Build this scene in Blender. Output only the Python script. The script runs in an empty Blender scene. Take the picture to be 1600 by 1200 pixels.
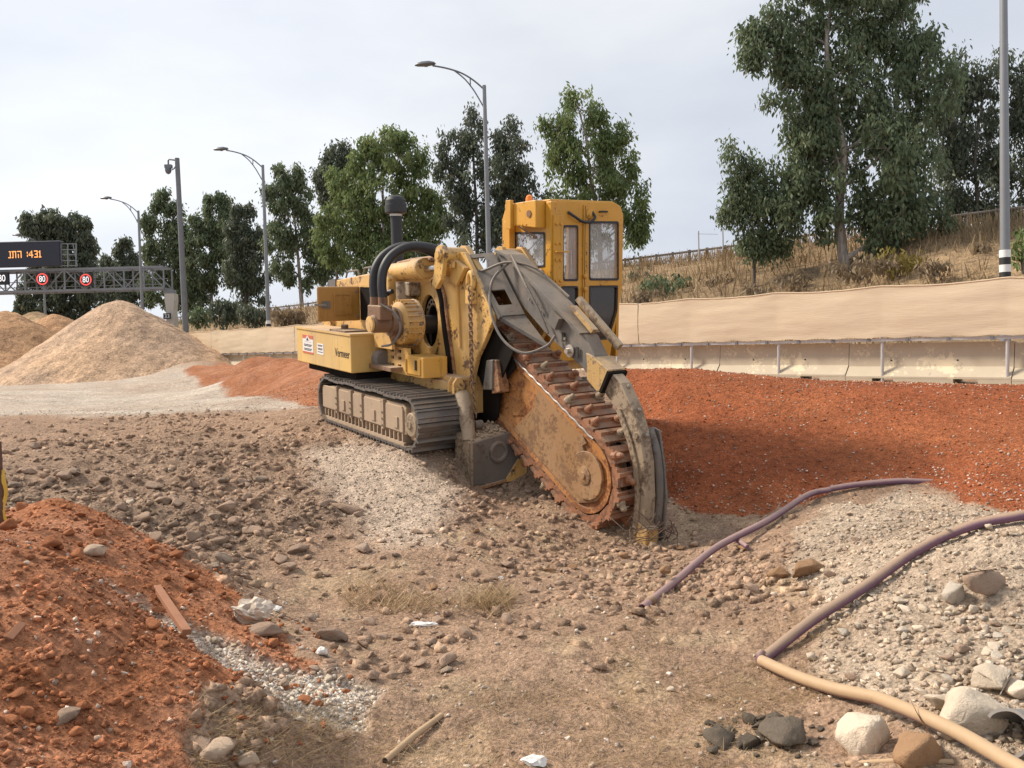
import bpy, bmesh, math, random
import numpy as np
from mathutils import Vector, Matrix
from mathutils.geometry import tessellate_polygon
random.seed(7); rng = np.random.default_rng(11)
S = bpy.context.scene; COL = S.collection
R_ = math.radians
# ---------------------------------------------------------------- camera
F = 1300.0; CZ = 1.8
PITCH = R_(1.98); ROLL = R_(1.5)
_cp, _sp, _c, _s = math.cos(PITCH), math.sin(PITCH), math.cos(ROLL), math.sin(ROLL)
fw = Vector((0, _cp, -_sp)); up0 = Vector((0, _sp, _cp)); rt0 = Vector((1, 0, 0))
rt = rt0*_c - up0*_s; up = rt0*_s + up0*_c
cd = bpy.data.cameras.new('camera'); cam = bpy.data.objects.new('camera', cd); COL.objects.link(cam)
m = Matrix((rt, up, -fw)).transposed().to_4x4(); m.translation = (0, 0, CZ); cam.matrix_world = m
cd.sensor_width = 36; cd.lens = 36*F/1600; cd.clip_start = 0.1; cd.clip_end = 4000
S.camera = cam
# ---------------------------------------------------------------- sky and sun
SUN_AZ, SUN_EL = 72.0, 42.0          # degrees left of the view direction, above the horizon
sd = Vector((-math.sin(R_(SUN_AZ))*math.cos(R_(SUN_EL)), math.cos(R_(SUN_AZ))*math.cos(R_(SUN_EL)), math.sin(R_(SUN_EL))))
W = bpy.data.worlds.new('World'); S.world = W; W.use_nodes = True
nt = W.node_tree; nt.nodes.clear()
def wn(t, **k):
    n = nt.nodes.new(t)
    for a, b in k.items(): setattr(n, a, b)
    return n
out = wn('ShaderNodeOutputWorld'); bg = wn('ShaderNodeBackground'); bg.inputs[1].default_value = 0.1
sky = wn('ShaderNodeTexSky', sky_type='NISHITA', sun_disc=False)
sky.sun_elevation = R_(SUN_EL); sky.sun_rotation = R_(-SUN_AZ); sky.air_density = 1.2; sky.dust_density = 1.2
tc = wn('ShaderNodeTexCoord'); mp = wn('ShaderNodeMapping'); mp.inputs['Scale'].default_value = (1.0, 1.0, 2.6)
mp.inputs['Location'].default_value = (0.35, 0.1, 0.2)
n1 = wn('ShaderNodeTexNoise'); n1.inputs['Scale'].default_value = 2.1; n1.inputs['Detail'].default_value = 5; n1.inputs['Roughness'].default_value = .5
cr = wn('ShaderNodeValToRGB'); cr.color_ramp.elements[0].position = .36; cr.color_ramp.elements[1].position = .66
cr.color_ramp.elements[0].color = (.55, .59, .665, 1); cr.color_ramp.elements[1].color = (.72, .74, .775, 1)
sc_ = wn('ShaderNodeVectorMath', operation='SCALE'); sc_.inputs['Scale'].default_value = 10.0
mix = wn('ShaderNodeMixRGB'); mix.inputs[0].default_value = .96
# thin bright cloud veil towards the side where the sun stands
nz = wn('ShaderNodeVectorMath', operation='NORMALIZE')
dt = wn('ShaderNodeVectorMath', operation='DOT_PRODUCT'); gd = Vector((-.47, .84, .33)).normalized(); dt.inputs[1].default_value = gd
mr = wn('ShaderNodeMapRange'); mr.inputs['From Min'].default_value = .86; mr.inputs['From Max'].default_value = 1.0; mr.interpolation_type = 'SMOOTHSTEP'
n2 = wn('ShaderNodeTexNoise'); n2.inputs['Scale'].default_value = 2.3; n2.inputs['Detail'].default_value = 4
mm = wn('ShaderNodeMath', operation='MULTIPLY'); mm2 = wn('ShaderNodeMath', operation='MULTIPLY'); mm2.inputs[1].default_value = 2.0
addc = wn('ShaderNodeMixRGB', blend_type='ADD'); addc.inputs[0].default_value = 1.0
L = nt.links.new
L(tc.outputs['Generated'], mp.inputs['Vector']); L(mp.outputs[0], n1.inputs['Vector']); L(n1.outputs['Fac'], cr.inputs[0])
L(cr.outputs[0], sc_.inputs[0]); L(sky.outputs[0], mix.inputs[1]); L(sc_.outputs[0], mix.inputs[2])
L(tc.outputs['Generated'], nz.inputs[0]); L(nz.outputs[0], dt.inputs[0]); L(dt.outputs['Value'], mr.inputs['Value'])
L(mp.outputs[0], n2.inputs['Vector']); L(mr.outputs[0], mm.inputs[0]); L(n2.outputs['Fac'], mm.inputs[1]); L(mm.outputs[0], mm2.inputs[0])
L(mix.outputs[0], addc.inputs[1]); L(mm2.outputs[0], addc.inputs[2]); L(addc.outputs[0], bg.inputs[0]); L(bg.outputs[0], out.inputs[0])
sl = bpy.data.lights.new('sun', 'SUN'); sl.energy = 4.4; sl.angle = R_(12.0); sl.color = (1, .89, .76)
so = bpy.data.objects.new('sun', sl); COL.objects.link(so); so.rotation_euler = sd.to_track_quat('Z', 'Y').to_euler()
S.view_settings.view_transform = 'Standard'; S.view_settings.look = 'None'; S.view_settings.exposure = 0.3; S.view_settings.gamma = 1
S.cycles.max_bounces = 6; S.cycles.diffuse_bounces = 3; S.cycles.transparent_max_bounces = 8; S.cycles.use_adaptive_sampling = True
# ---------------------------------------------------------------- helpers
def ray(px, py):
    x = (px-800)/F; y = -(py-600)/F
    x, y = _c*x+_s*y, -_s*x+_c*y
    return np.array([x, _cp+_sp*y, -_sp+_cp*y])
def at(px, py, Y):
    d = ray(px, py); return np.array([0, 0, CZ])+d*(Y/d[1])
def tag(o, label=None, cat=None, group=None, kind=None):
    if label: o['label'] = label
    if cat: o['category'] = cat
    if group: o['group'] = group
    if kind: o['kind'] = kind
    return o
def empty(name, mat=None, parent=None):
    o = bpy.data.objects.new(name, None); COL.objects.link(o); o.empty_display_size = .2
    if mat is not None: o.matrix_world = mat
    if parent: o.parent = parent
    return o
def link(name, me, parent=None, mat=None):
    o = bpy.data.objects.new(name, me); COL.objects.link(o)
    if parent: o.parent = parent
    if mat is not None: o.matrix_local = mat
    return o
def np_mesh(name, V, Fa, mat=None, smooth=False, col=None):
    """V (n,3); Fa (m,k) ints, k=3 or 4; col (n,4) point colours"""
    me = bpy.data.meshes.new(name); V = np.asarray(V, np.float32); Fa = np.asarray(Fa, np.int32); k = Fa.shape[1]
    me.vertices.add(len(V)); me.vertices.foreach_set('co', V.ravel())
    me.loops.add(Fa.size); me.loops.foreach_set('vertex_index', Fa.ravel())
    me.polygons.add(len(Fa)); me.polygons.foreach_set('loop_start', np.arange(0, Fa.size, k, dtype=np.int32))
    me.polygons.foreach_set('loop_total', np.full(len(Fa), k, np.int32))
    if smooth: me.polygons.foreach_set('use_smooth', np.ones(len(Fa), bool))
    if col is not None:
        ca = me.color_attributes.new('col', 'FLOAT_COLOR', 'POINT'); ca.data.foreach_set('color', np.asarray(col, np.float32).ravel())
    me.update(calc_edges=True)
    if mat: me.materials.append(mat)
    return me
class MB:
    def __init__(s): s.v = []; s.f = []
    def add(s, vs, fs):
        b = len(s.v); s.v += [tuple(map(float, p)) for p in vs]; s.f += [tuple(b+i for i in f) for f in fs]; return s
    def box(s, lo, hi, M=None):
        x0, y0, z0 = lo; x1, y1, z1 = hi
        vs = [(x0,y0,z0),(x1,y0,z0),(x1,y1,z0),(x0,y1,z0),(x0,y0,z1),(x1,y0,z1),(x1,y1,z1),(x0,y1,z1)]
        if M is not None: vs = [M @ Vector(p) for p in vs]
        return s.add(vs, [(0,3,2,1),(4,5,6,7),(0,1,5,4),(1,2,6,5),(2,3,7,6),(3,0,4,7)])
    def bar(s, a, b, w, h, upv=(0,0,1)):
        a = Vector(a); b = Vector(b); d = (b-a); Ln = d.length; d.normalize()
        sx = d.cross(Vector(upv)); sx.normalize(); sz = sx.cross(d)
        vs = []
        for p in (a, b):
            for i, j in ((-1,-1),(1,-1),(1,1),(-1,1)): vs.append(p+sx*(w/2*i)+sz*(h/2*j))
        return s.add(vs, [(3,2,1,0),(4,5,6,7),(0,1,5,4),(1,2,6,5),(2,3,7,6),(3,0,4,7)])
    def cyl(s, a, b, r0, r1=None, n=16, cap=True):
        r1 = r0 if r1 is None else r1
        a = Vector(a); b = Vector(b); d = (b-a).normalized()
        x = d.orthogonal().normalized(); y = d.cross(x)
        vs = []
        for p, r in ((a, r0), (b, r1)):
            for i in range(n):
                t = 2*math.pi*i/n; vs.append(p+x*(r*math.cos(t))+y*(r*math.sin(t)))
        fs = [(i, (i+1) % n, n+(i+1) % n, n+i) for i in range(n)]
        if cap: fs += [tuple(range(n-1, -1, -1)), tuple(range(n, 2*n))]
        return s.add(vs, fs)
    def lathe(s, a, d, prof, n=20):
        """prof: list of (dist along d, radius)"""
        a = Vector(a); d = Vector(d).normalized(); x = d.orthogonal().normalized(); y = d.cross(x)
        vs = []; fs = []
        for h, r in prof:
            for i in range(n):
                t = 2*math.pi*i/n; vs.append(a+d*h+x*(r*math.cos(t))+y*(r*math.sin(t)))
        for k in range(len(prof)-1):
            for i in range(n):
                j = (i+1) % n; fs.append((k*n+i, k*n+j, (k+1)*n+j, (k+1)*n+i))
        fs.append(tuple(range(n-1, -1, -1))); q = (len(prof)-1)*n; fs.append(tuple(range(q, q+n)))
        return s.add(vs, fs)
    def tube(s, pts, r, n=8, closed=False):
        P = [Vector(p) for p in pts]; m_ = len(P); vs = []; fs = []; x = None
        rr = r if hasattr(r, '__len__') else [r]*m_
        for i, p in enumerate(P):
            if closed: d = P[(i+1) % m_]-P[i-1]
            else: d = P[min(i+1, m_-1)]-P[max(i-1, 0)]
            if d.length < 1e-9: d = Vector((0,0,1))
            d.normalize()
            x = d.orthogonal() if x is None else x-d*x.dot(d)
            if x.length < 1e-6: x = d.orthogonal()
            x.normalize(); y = d.cross(x)
            for k in range(n):
                t = 2*math.pi*k/n; vs.append(p+x*(rr[i]*math.cos(t))+y*(rr[i]*math.sin(t)))
        for i in range(m_ if closed else m_-1):
            j = (i+1) % m_
            for k in range(n):
                l = (k+1) % n; fs.append((i*n+k, i*n+l, j*n+l, j*n+k))
        if not closed: fs += [tuple(range(n-1, -1, -1)), tuple(range((m_-1)*n, m_*n))]
        return s.add(vs, fs)
    def prism(s, poly, fn, d0, d1, holes=()):
        """2-D polygon (with holes) mapped by fn(a,b,d) at depths d0 and d1"""
        loops = [list(poly)]+[list(h) for h in holes]
        flat = [p for l in loops for p in l]; n = len(flat)
        tr = tessellate_polygon([[Vector((p[0], p[1], 0)) for p in l] for l in loops])
        vs = [fn(p[0], p[1], d0) for p in flat]+[fn(p[0], p[1], d1) for p in flat]
        fs = [tuple(t) for t in tr]+[tuple(n+i for i in reversed(t)) for t in tr]
        b = 0
        for l in loops:
            k = len(l)
            fs += [(b+i, b+(i+1) % k, n+b+(i+1) % k, n+b+i) for i in range(k)]; b += k
        return s.add(vs, fs)
    def mesh(s, name, mat=None, smooth=None):
        me = bpy.data.meshes.new(name); me.from_pydata(s.v, [], s.f)
        bm = bmesh.new(); bm.from_mesh(me); bmesh.ops.recalc_face_normals(bm, faces=bm.faces)
        if smooth:
            for f in bm.faces: f.smooth = True
            for e in bm.edges:
                if len(e.link_faces) == 2 and e.calc_face_angle(0) > smooth: e.smooth = False
        bm.to_mesh(me); bm.free()
        if mat: me.materials.append(mat)
        return me
    def build(s, name, mat=None, parent=None, smooth=None, bevel=0):
        o = link(name, s.mesh(name, mat, smooth), parent)
        if bevel:
            b = o.modifiers.new('bevel', 'BEVEL'); b.width = bevel; b.segments = 2; b.limit_method = 'ANGLE'; b.angle_limit = R_(40)
        return o
def spline(pts, n=8):
    """Catmull-Rom through pts"""
    P = [np.array(p, float) for p in pts]; P = [2*P[0]-P[1]]+P+[2*P[-1]-P[-2]]; out_ = []
    for i in range(1, len(P)-2):
        for k in range(n):
            t = k/n; a, b, c, d = P[i-1:i+3]
            out_.append(.5*((2*b)+(c-a)*t+(2*a-5*b+4*c-d)*t*t+(3*b-a-3*c+d)*t**3))
    out_.append(P[-2]); return out_
# ---- numpy value noise
def _h(i, j, seed):
    n = (i.astype(np.int64)*374761393+j.astype(np.int64)*668265263+seed*1442695) & 0x7fffffff
    n = ((n ^ (n >> 13))*1274126177) & 0x7fffffff
    return ((n ^ (n >> 16)) & 0xffff)/65535.0
def vnoise(x, y, seed=0):
    i = np.floor(x); j = np.floor(y); u = x-i; v = y-j; u = u*u*(3-2*u); v = v*v*(3-2*v)
    a = _h(i, j, seed); b = _h(i+1, j, seed); c = _h(i, j+1, seed); d = _h(i+1, j+1, seed)
    return (a+(b-a)*u)*(1-v)+(c+(d-c)*u)*v
def fbm(x, y, oct=4, seed=0, gain=.5):
    s = 0; a = 1; t = 0
    for k in range(oct):
        s = s+a*vnoise(x*2**k+17.3*k, y*2**k-9.1*k, seed+k); t += a; a *= gain
    return s/t-.5
def sstep(a, b, x):
    t = np.clip((x-a)/(b-a), 0, 1); return t*t*(3-2*t)
# ---------------------------------------------------------------- materials
class NT:
    def __init__(s, name):
        s.m = bpy.data.materials.new(name); s.m.use_nodes = True; s.t = s.m.node_tree; s.t.nodes.clear()
        s.o = s.n('ShaderNodeOutputMaterial'); s.b = s.n('ShaderNodeBsdfPrincipled'); s.l(s.b.outputs[0], s.o.inputs[0])
        s.g = s.n('ShaderNodeTexCoord')
    def n(s, t, **k):
        x = s.t.nodes.new(t)
        for a, b in k.items(): setattr(x, a, b)
        return x
    def l(s, a, b): s.t.links.new(a, b)
    def noise(s, scale, detail=4, rough=.55, vec=None):
        x = s.n('ShaderNodeTexNoise'); x.inputs['Scale'].default_value = scale; x.inputs['Detail'].default_value = detail; x.inputs['Roughness'].default_value = rough
        s.l(vec or s.g.outputs['Object'], x.inputs['Vector']); return x.outputs['Fac']
    def ramp(s, fac, stops):
        x = s.n('ShaderNodeValToRGB'); e = x.color_ramp.elements
        while len(e) < len(stops): e.new(.5)
        for i, (p, c) in enumerate(stops):
            e[i].position = p; e[i].color = (c, c, c, 1) if not hasattr(c, '__len__') else tuple(c)+(1,)
        s.l(fac, x.inputs[0]); return x.outputs[0]
    def mix(s, fac, a, b, mode='MIX'):
        x = s.n('ShaderNodeMixRGB', blend_type=mode)
        for i, q in ((0, fac), (1, a), (2, b)):
            if hasattr(q, 'links'): s.l(q, x.inputs[i])
            elif hasattr(q, '__len__'): x.inputs[i].default_value = tuple(q)+(1,)
            else: x.inputs[i].default_value = q
        return x.outputs[0]
    def math(s, op, a, b=None):
        x = s.n('ShaderNodeMath', operation=op)
        for i, q in ((0, a), (1, b)):
            if q is None: continue
            if hasattr(q, 'links'): s.l(q, x.inputs[i])
            else: x.inputs[i].default_value = q
        return x.outputs[0]
    def bump(s, h, strength=.4, dist=.01):
        x = s.n('ShaderNodeBump'); x.inputs['Strength'].default_value = strength; x.inputs['Distance'].default_value = dist
        s.l(h, x.inputs['Height']); s.l(x.outputs[0], s.b.inputs['Normal'])
    def upness(s):
        g = s.n('ShaderNodeNewGeometry'); x = s.n('ShaderNodeSeparateXYZ'); s.l(g.outputs['Normal'], x.inputs[0]); return x.outputs['Z']
    def done(s, col=None, rough=.6, metal=0, spec=None):
        if col is not None:
            if hasattr(col, 'links'): s.l(col, s.b.inputs['Base Color'])
            else: s.b.inputs['Base Color'].default_value = tuple(col)+(1,)
        if hasattr(rough, 'links'): s.l(rough, s.b.inputs['Roughness'])
        else: s.b.inputs['Roughness'].default_value = rough
        s.b.inputs['Metallic'].default_value = metal
        if spec is not None: s.b.inputs['Specular IOR Level'].default_value = spec
        return s.m
DUST = (.45, .335, .23)
def paint(name, base, rust=.25, dust=.35, rough=.5, rustcol=(.10, .045, .025), scratch=True, fade=.15):
    t = NT(name)
    c = t.mix(t.ramp(t.noise(1.7, 5), [(.35, 0), (.7, 1)]), base, [min(1, q*(1+fade)+.03) for q in base])
    big = t.noise(4.2, 6, .65); fine = t.noise(23, 5, .7)
    rm = t.ramp(t.mix(.45, big, fine), [(.63-rust*.3, 0), (.67-rust*.25, 1)])
    st = t.n('ShaderNodeMapping'); st.inputs['Scale'].default_value = (9, 9, .8); t.l(t.g.outputs['Object'], st.inputs[0])
    streak = t.ramp(t.noise(2.2, 4, .6, st.outputs[0]), [(.55, 0), (.75, .45)])
    c = t.mix(streak, c, [q*.45 for q in base])
    c = t.mix(rm, c, rustcol)
    dm = t.math('MULTIPLY', t.ramp(t.math('ADD', t.math('MULTIPLY', t.upness(), .5), t.noise(3.1, 6, .6)), [(.52, 0), (1.0, 1)]), dust*2)
    dm = t.math('MINIMUM', t.math('ADD', dm, t.math('MULTIPLY', t.ramp(t.noise(1.3, 5, .6), [(.4, 0), (.75, 1)]), dust)), .95)
    c = t.mix(dm, c, DUST)
    t.bump(t.mix(.5, fine, rm), .25, .004)
    return t.done(c, t.math('ADD', rough, t.math('MULTIPLY', dm, .35)), 0, .4)
def plain(name, base, rough=.6, var=.25, scale=8, metal=0, bump=.2, spec=None):
    t = NT(name); n = t.noise(scale, 5, .6)
    c = t.mix(n, [q*(1-var) for q in base], [min(1, q*(1+var)) for q in base])
    if bump: t.bump(t.noise(scale*4, 4, .6), bump, .004)
    return t.done(c, rough, metal, spec)
def emit(name, col, e):
    t = NT(name); t.b.inputs['Emission Color'].default_value = tuple(col)+(1,); t.b.inputs['Emission Strength'].default_value = e
    return t.done(col, .5)
def soil(name, grain=45, bump=.7, stones=.0):
    """colour from the point attribute 'col', broken up by noise at several sizes"""
    t = NT(name); a = t.n('ShaderNodeAttribute', attribute_name='col'); pos = t.g.outputs['Object']
    n1 = t.noise(1.3, 6, .62); n2 = t.noise(grain*.25, 6, .65); n3 = t.noise(grain, 4, .7)
    c = t.mix(1.0, a.outputs['Color'], t.ramp(n1, [(.3, (.80, .78, .76)), (.7, (1.16, 1.14, 1.1))]), 'MULTIPLY')
    c = t.mix(1.0, c, t.ramp(n2, [(.3, (.66, .65, .64)), (.5, (1.03, 1.03, 1.03)), (.72, (1.36, 1.35, 1.33))]), 'MULTIPLY')
    c = t.mix(1.0, c, t.ramp(n3, [(.32, (.70, .69, .68)), (.66, (1.34, 1.34, 1.34))]), 'MULTIPLY')
    v = t.n('ShaderNodeTexVoronoi'); v.inputs['Scale'].default_value = grain*.5; t.l(pos, v.inputs['Vector'])
    h = t.math('ADD', t.math('MULTIPLY', n2, 1.6), t.math('ADD', n3, t.math('MULTIPLY', v.outputs['Distance'], -.7)))
    t.bump(h, bump, .05)
    return t.done(c, .95, 0, .15)
M = {}
M['soil'] = soil('soil_material'); M['far_soil'] = soil('pile_material', 14, .6)
M['stone'] = soil('stone_material', 30, .5)
# ---------------------------------------------------------------- machine pose (needed by the terrain under its tracks)
def pose(th, be, ro):
    th, be, ro = map(R_, (th, be, ro))
    f = np.array([math.sin(th), -math.cos(th), 0]); n = np.array([math.cos(th), math.sin(th), 0]); z = np.array([0, 0, 1.])
    u = f*math.cos(be)-z*math.sin(be); w0 = z*math.cos(be)+f*math.sin(be)
    return np.array([u, n*math.cos(ro)+w0*math.sin(ro), w0*math.cos(ro)-n*math.sin(ro)]).T
MR = pose(35, 5.5, 2); MO = at(650, 715, 9.5)-MR @ np.array([1.45, -1.4, 0])
def mw(u, v, w): return MO+MR @ np.array([u, v, w])
# ---------------------------------------------------------------- fence line
FD = ray(-500, 555); FD = FD/np.linalg.norm(FD[:2])          # direction along the fence, away from the camera
FP = at(1600, 601, 15.8); FN = np.array([-FD[1], FD[0], 0.]); FN = FN if FN[1] < 0 else -FN   # FN: towards the site
def fpt(s, q=0, z=0): return FP+FD*s+FN*q+np.array([0, 0, z])      # s metres along, q metres to the site side
# ---------------------------------------------------------------- terrain: thin-plate spline through surveyed spots
spots = [ # foreground floor
 (800,1200,3.6),(1100,1195,3.6),(500,1200,3.6),(800,1000,5.2),(1000,1000,5.2),(650,1050,4.8),(800,905,6.8),(1000,905,6.9),(600,905,6.6),
 (900,850,8.2),(1010,862,8.0),(1100,870,7.6),(500,950,6.0),(1100,1080,4.5),(400,905,6.4),(250,860,7.0),
 # bank left of the machine and bench behind it
 (600,860,7.3),(150,720,9),(0,690,10),(0,750,8.2),(150,780,7.8),(300,820,7.3),(300,760,8.6),(300,700,10.4),(300,660,13),(400,680,11.2),
 (450,720,9.9),(500,780,8.6),(550,720,9.8),(100,650,14),(0,620,22),(200,612,25),(350,622,20),(560,850,7.5),(640,800,8.25),(700,765,8.9),(760,800,8.5),(830,800,8.7),(-200,690,10),(-200,620,22),(-300,800,7),
 # red bank on the right
 (975,578,14),(1700,608,12),
 (1750,690,10),(1750,800,7.5),
 # red heap on the left
 (0,850,4.4),(-100,820,4.2),(150,900,4.2),(250,1000,3.95),(380,1100,3.65),(100,1150,3.1),(0,1000,3.4),(250,1180,3.2),(0,1190,2.8),(-250,1000,3.4),(-250,850,4.4),
 (90,780,5.8),(20,810,5.6),(-80,800,5.8),(200,850,5.5),(330,930,5.2),(430,1000,4.9),(200,940,4.55),(300,1000,4.5),(400,1050,4.25),(500,1080,4.2),(450,1160,3.6),
 # pale gravel heap on the right
 (1300,790,8.0),(1400,830,6.6),(1560,832,5.2),(1680,838,5.0),(1500,950,4.7),(1600,1000,4.2),(1400,1050,4.2),(1500,1150,3.5),(1600,1150,3.4),(1200,905,6.3),(1190,1040,4.7),(1250,850,7.0),(1330,1150,3.8),(1600,812,6.6),(1450,800,8.0),(1750,1000,4.2),
 # windrow along the fence, left of the machine
 (560,566,20.5),(690,575,18.5),(840,582,16.5),(490,625,16.5),(400,611,22),(310,599,33),(240,602,33),(500,562,22),(440,560,24.5),(385,554,29.5),(335,562,36),(450,592,20.5),(360,580,30),(330,606,25.5),(400,617,20),(460,626,16.6),(520,640,14.2),
]
pts = [at(*p) for p in spots]
_ft = np.array([(1000,790,9.9),(1060,812,9.1),(1120,812,8.95),(1200,805,8.8),(1280,775,9.1),(1360,758,9.1),(1450,755,8.9),(1550,785,8.0),(1650,810,7.4)]); _ct = np.array([(985,579,14),(1050,576,13.4),(1150,585,12.9),(1250,600,12.4),(1400,607,11.9),(1600,608,11.8),(1700,608,11.8)])
for f_ in _ft:
    a_ = at(*f_); c_ = at(f_[0], np.interp(f_[0], _ct[:, 0], _ct[:, 1]), np.interp(f_[0], _ct[:, 0], _ct[:, 2]))
    pts += [a_+(c_-a_)*k+np.array([0, 0, .02*math.sin(k*math.pi)]) for k in (.0, .25, .5, .75, .96)]+[c_+(c_-a_)*np.array([1, 1, 0])*.16+np.array([0, 0, .0])]
pts += [mw(u, v, .015) for u in (-1.3, -.4, .5, 1.2) for v in (-1.35, -.85, .85, 1.35)]
pts += [mw(1.85, -.5, -.42), mw(1.5, -.3, -.2), mw(1.9, -1.2, -.25), mw(2.2, .3, -.3), mw(3.0, .7, -.45), mw(0, 2.2, .15), mw(-1.5, 2.3, .2), mw(1.6, 2.0, .1), mw(-2.6, -1.3, .0)]
pts += [fpt(s, q, -.02) for s in (-8, 0, 6, 12, 20, 30, 45) for q in (.3, -6)]
pts += [fpt(s, q, .02+.03*q) for s in (-6, -2, 2) for q in (1.5, 2.8)]+[fpt(s, q, .05+.04*q) for s in (9, 13, 17, 22, 27) for q in (1.5, 4)]
pts += [np.array(p) for p in [(-30, 40, 1.15), (-16, 42, 1.15), (-40, 25, 1.1), (-20, 15, 1.0), (-9, 4, .6), (-5, 1, .3), (0, 1, .05), (3, 1.5, .1), (8, 3, .3), (12, 6, .6), (-30, 60, 1.25), (-60, 60, 1.3)]]
pts = np.array(pts)
def tps_fit(P, lam=.004):
    X = P[:, :2]; n = len(X); d = np.linalg.norm(X[:, None]-X[None], axis=2)
    K = np.where(d > 0, d*d*np.log(d+1e-12), 0)+lam*np.eye(n); A = np.zeros((n+3, n+3)); A[:n, :n] = K; A[:n, n] = 1; A[:n, n+1:] = X; A[n, :n] = 1; A[n+1:, :n] = X.T
    return np.linalg.solve(A, np.r_[P[:, 2], 0, 0, 0])
TW = tps_fit(pts)
def tps(x, y):
    x = np.asarray(x, float); y = np.asarray(y, float); sh = x.shape; x = x.ravel(); y = y.ravel(); o = np.empty_like(x); n = len(pts)
    for i in range(0, len(x), 20000):
        a = x[i:i+20000]; b = y[i:i+20000]; d2 = (a[:, None]-pts[None, :, 0])**2+(b[:, None]-pts[None, :, 1])**2
        o[i:i+20000] = (.5*d2*np.log(d2+1e-12)) @ TW[:n]+TW[n]+TW[n+1]*a+TW[n+2]*b
    return o.reshape(sh)
def fence_sq(x, y):
    dx = x-FP[0]; dy = y-FP[1]; return dx*FD[0]+dy*FD[1], dx*FN[0]+dy*FN[1]
def base_h(x, y):
    r = np.hypot(x, y); z = tps(x, y)
    s, q = fence_sq(x, y); zf = FP[2]+FD[2]*np.clip(s, -15, 60)-.02
    k = sstep(.3, -.6, q); z = z*(1-k)+zf*k
    k = sstep(38, 60, r); z = z*(1-k)+1.25*k*(1-sstep(.3, -.6, q))+zf*k*sstep(.3, -.6, q)
    return np.clip(z, -.35, 3.6)
# ---- zones in world space; each returns 0..1
def pix(x, y, z):
    X = np.asarray(x); Y = np.asarray(y); Z = np.asarray(z)-CZ
    d = _cp*Y-_sp*Z; u = _sp*Y+_cp*Z; a = X/d; b = u/d
    return 800+F*(_c*a-_s*b), 600-F*(_s*a+_c*b)
def seg_poly(poly):
    return np.array([at(*p)[:2] for p in poly])
def inside(poly, x, y):
    r = np.zeros(x.shape, bool); n = len(poly)
    for i in range(n):
        (x0, y0), (x1, y1) = poly[i], poly[(i+1) % n]
        c = ((y0 > y) != (y1 > y)) & (x < (x1-x0)*(y-y0)/(y1-y0+1e-12)+x0); r ^= c
    return r
def edge_d(poly, x, y):
    d = np.full(x.shape, 1e9); n = len(poly)
    for i in range(n):
        a = poly[i]; b = poly[(i+1) % n]; ab = b-a; L2 = ab @ ab+1e-12
        t = np.clip(((x-a[0])*ab[0]+(y-a[1])*ab[1])/L2, 0, 1)
        d = np.minimum(d, np.hypot(x-a[0]-t*ab[0], y-a[1]-t*ab[1]))
    return d
def soft(poly, x, y, w):
    sd_ = np.where(inside(poly, x, y), 1, -1)*edge_d(poly, x, y); return sstep(-w, w, sd_)
Z_BANK = np.vstack([seg_poly([(1000,700,11.0),(1040,795,9.4),(1160,812,8.8),(1230,800,8.9),(1300,768,9.2),(1400,752,9.1),(1480,760,8.6),(1540,790,7.9),(1640,812,7.4),(1800,830,7.0)]),
                    [fpt(-9, .5)[:2], fpt(13, .5)[:2]], seg_poly([(960,600,14)])])
Z_ROW = np.vstack([seg_poly([(545,645,13.6),(470,632,15.8),(400,622,18.6),(330,608,25),(285,600,31)]), [fpt(31, 1.0)[:2], fpt(10, 1.0)[:2]], [mw(-.3, 2.2, 0)[:2], mw(-2.2, 1.7, 0)[:2]]])
Z_RED = seg_poly([(-400,800,6.3),(0,775,6.6),(90,770,6.4),(200,820,6.2),(330,905,5.7),(430,970,5.2),(470,1040,4.6),(420,1090,4.05),(330,1130,3.7),(300,1230,3.0),(-100,1400,2.2),(-500,1200,2.6)])
Z_GRAV = seg_poly([(1240,850,7.3),(1290,790,8.3),(1400,770,8.9),(1500,790,8.3),(1620,815,7.0),(1850,835,6.0),(1900,1250,3.0),(1560,1240,3.1),(1400,1150,3.7),(1270,1060,4.5),(1290,960,5.4),(1250,900,6.2)])
Z_STREAK = seg_poly([(150,905,4.8),(260,955,4.7),(400,1020,4.6),(500,1040,4.55),(590,1065,4.45),(580,1120,4.05),(440,1135,3.85),(350,1065,4.15),(270,1000,4.45),(190,940,4.65)])
Z_FAN = seg_poly([(480,700,10.3),(560,690,10.6),(640,715,9.7),(720,740,9.2),(700,800,8.4),(680,860,7.5),(590,865,7.3),(560,800,8.2),(500,760,8.9)])
Z_WHITE = seg_poly([(-400,640,16),(0,655,14.5),(150,655,14.2),(300,640,15.8),(480,640,15.3),(520,620,18),(300,597,36),(-300,590,45),(-600,600,40)])
C = {k: np.array(v) for k, v in dict(brown=(.365,.250,.176), dark=(.295,.212,.155), pale=(.485,.395,.305), fan=(.53,.43,.345), white=(.53,.465,.395), red=(.345,.140,.066), redd=(.30,.090,.038), redp=(.42,.205,.120), straw=(.44,.33,.22)).items()}
def zones(x, y):
    s = .42*fbm(x*1.1, y*1.1, 4, 5); xx = x+s+.22*fbm(x*6, y*6, 4, 8); yy = y+.30*fbm(x*1.1+40, y*1.1, 4, 6)+.22*fbm(x*6, y*6+30, 4, 9)
    return dict(bank=soft(Z_BANK, xx, yy, .03), row=soft(Z_ROW, xx, yy, .12), redheap=soft(Z_RED, xx, yy, .025), gravel=soft(Z_GRAV, xx, yy, .07),
                streak=soft(Z_STREAK, xx, yy, .05), fan=soft(Z_FAN, xx, yy, .25), white=soft(Z_WHITE, xx, yy, .9))
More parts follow.
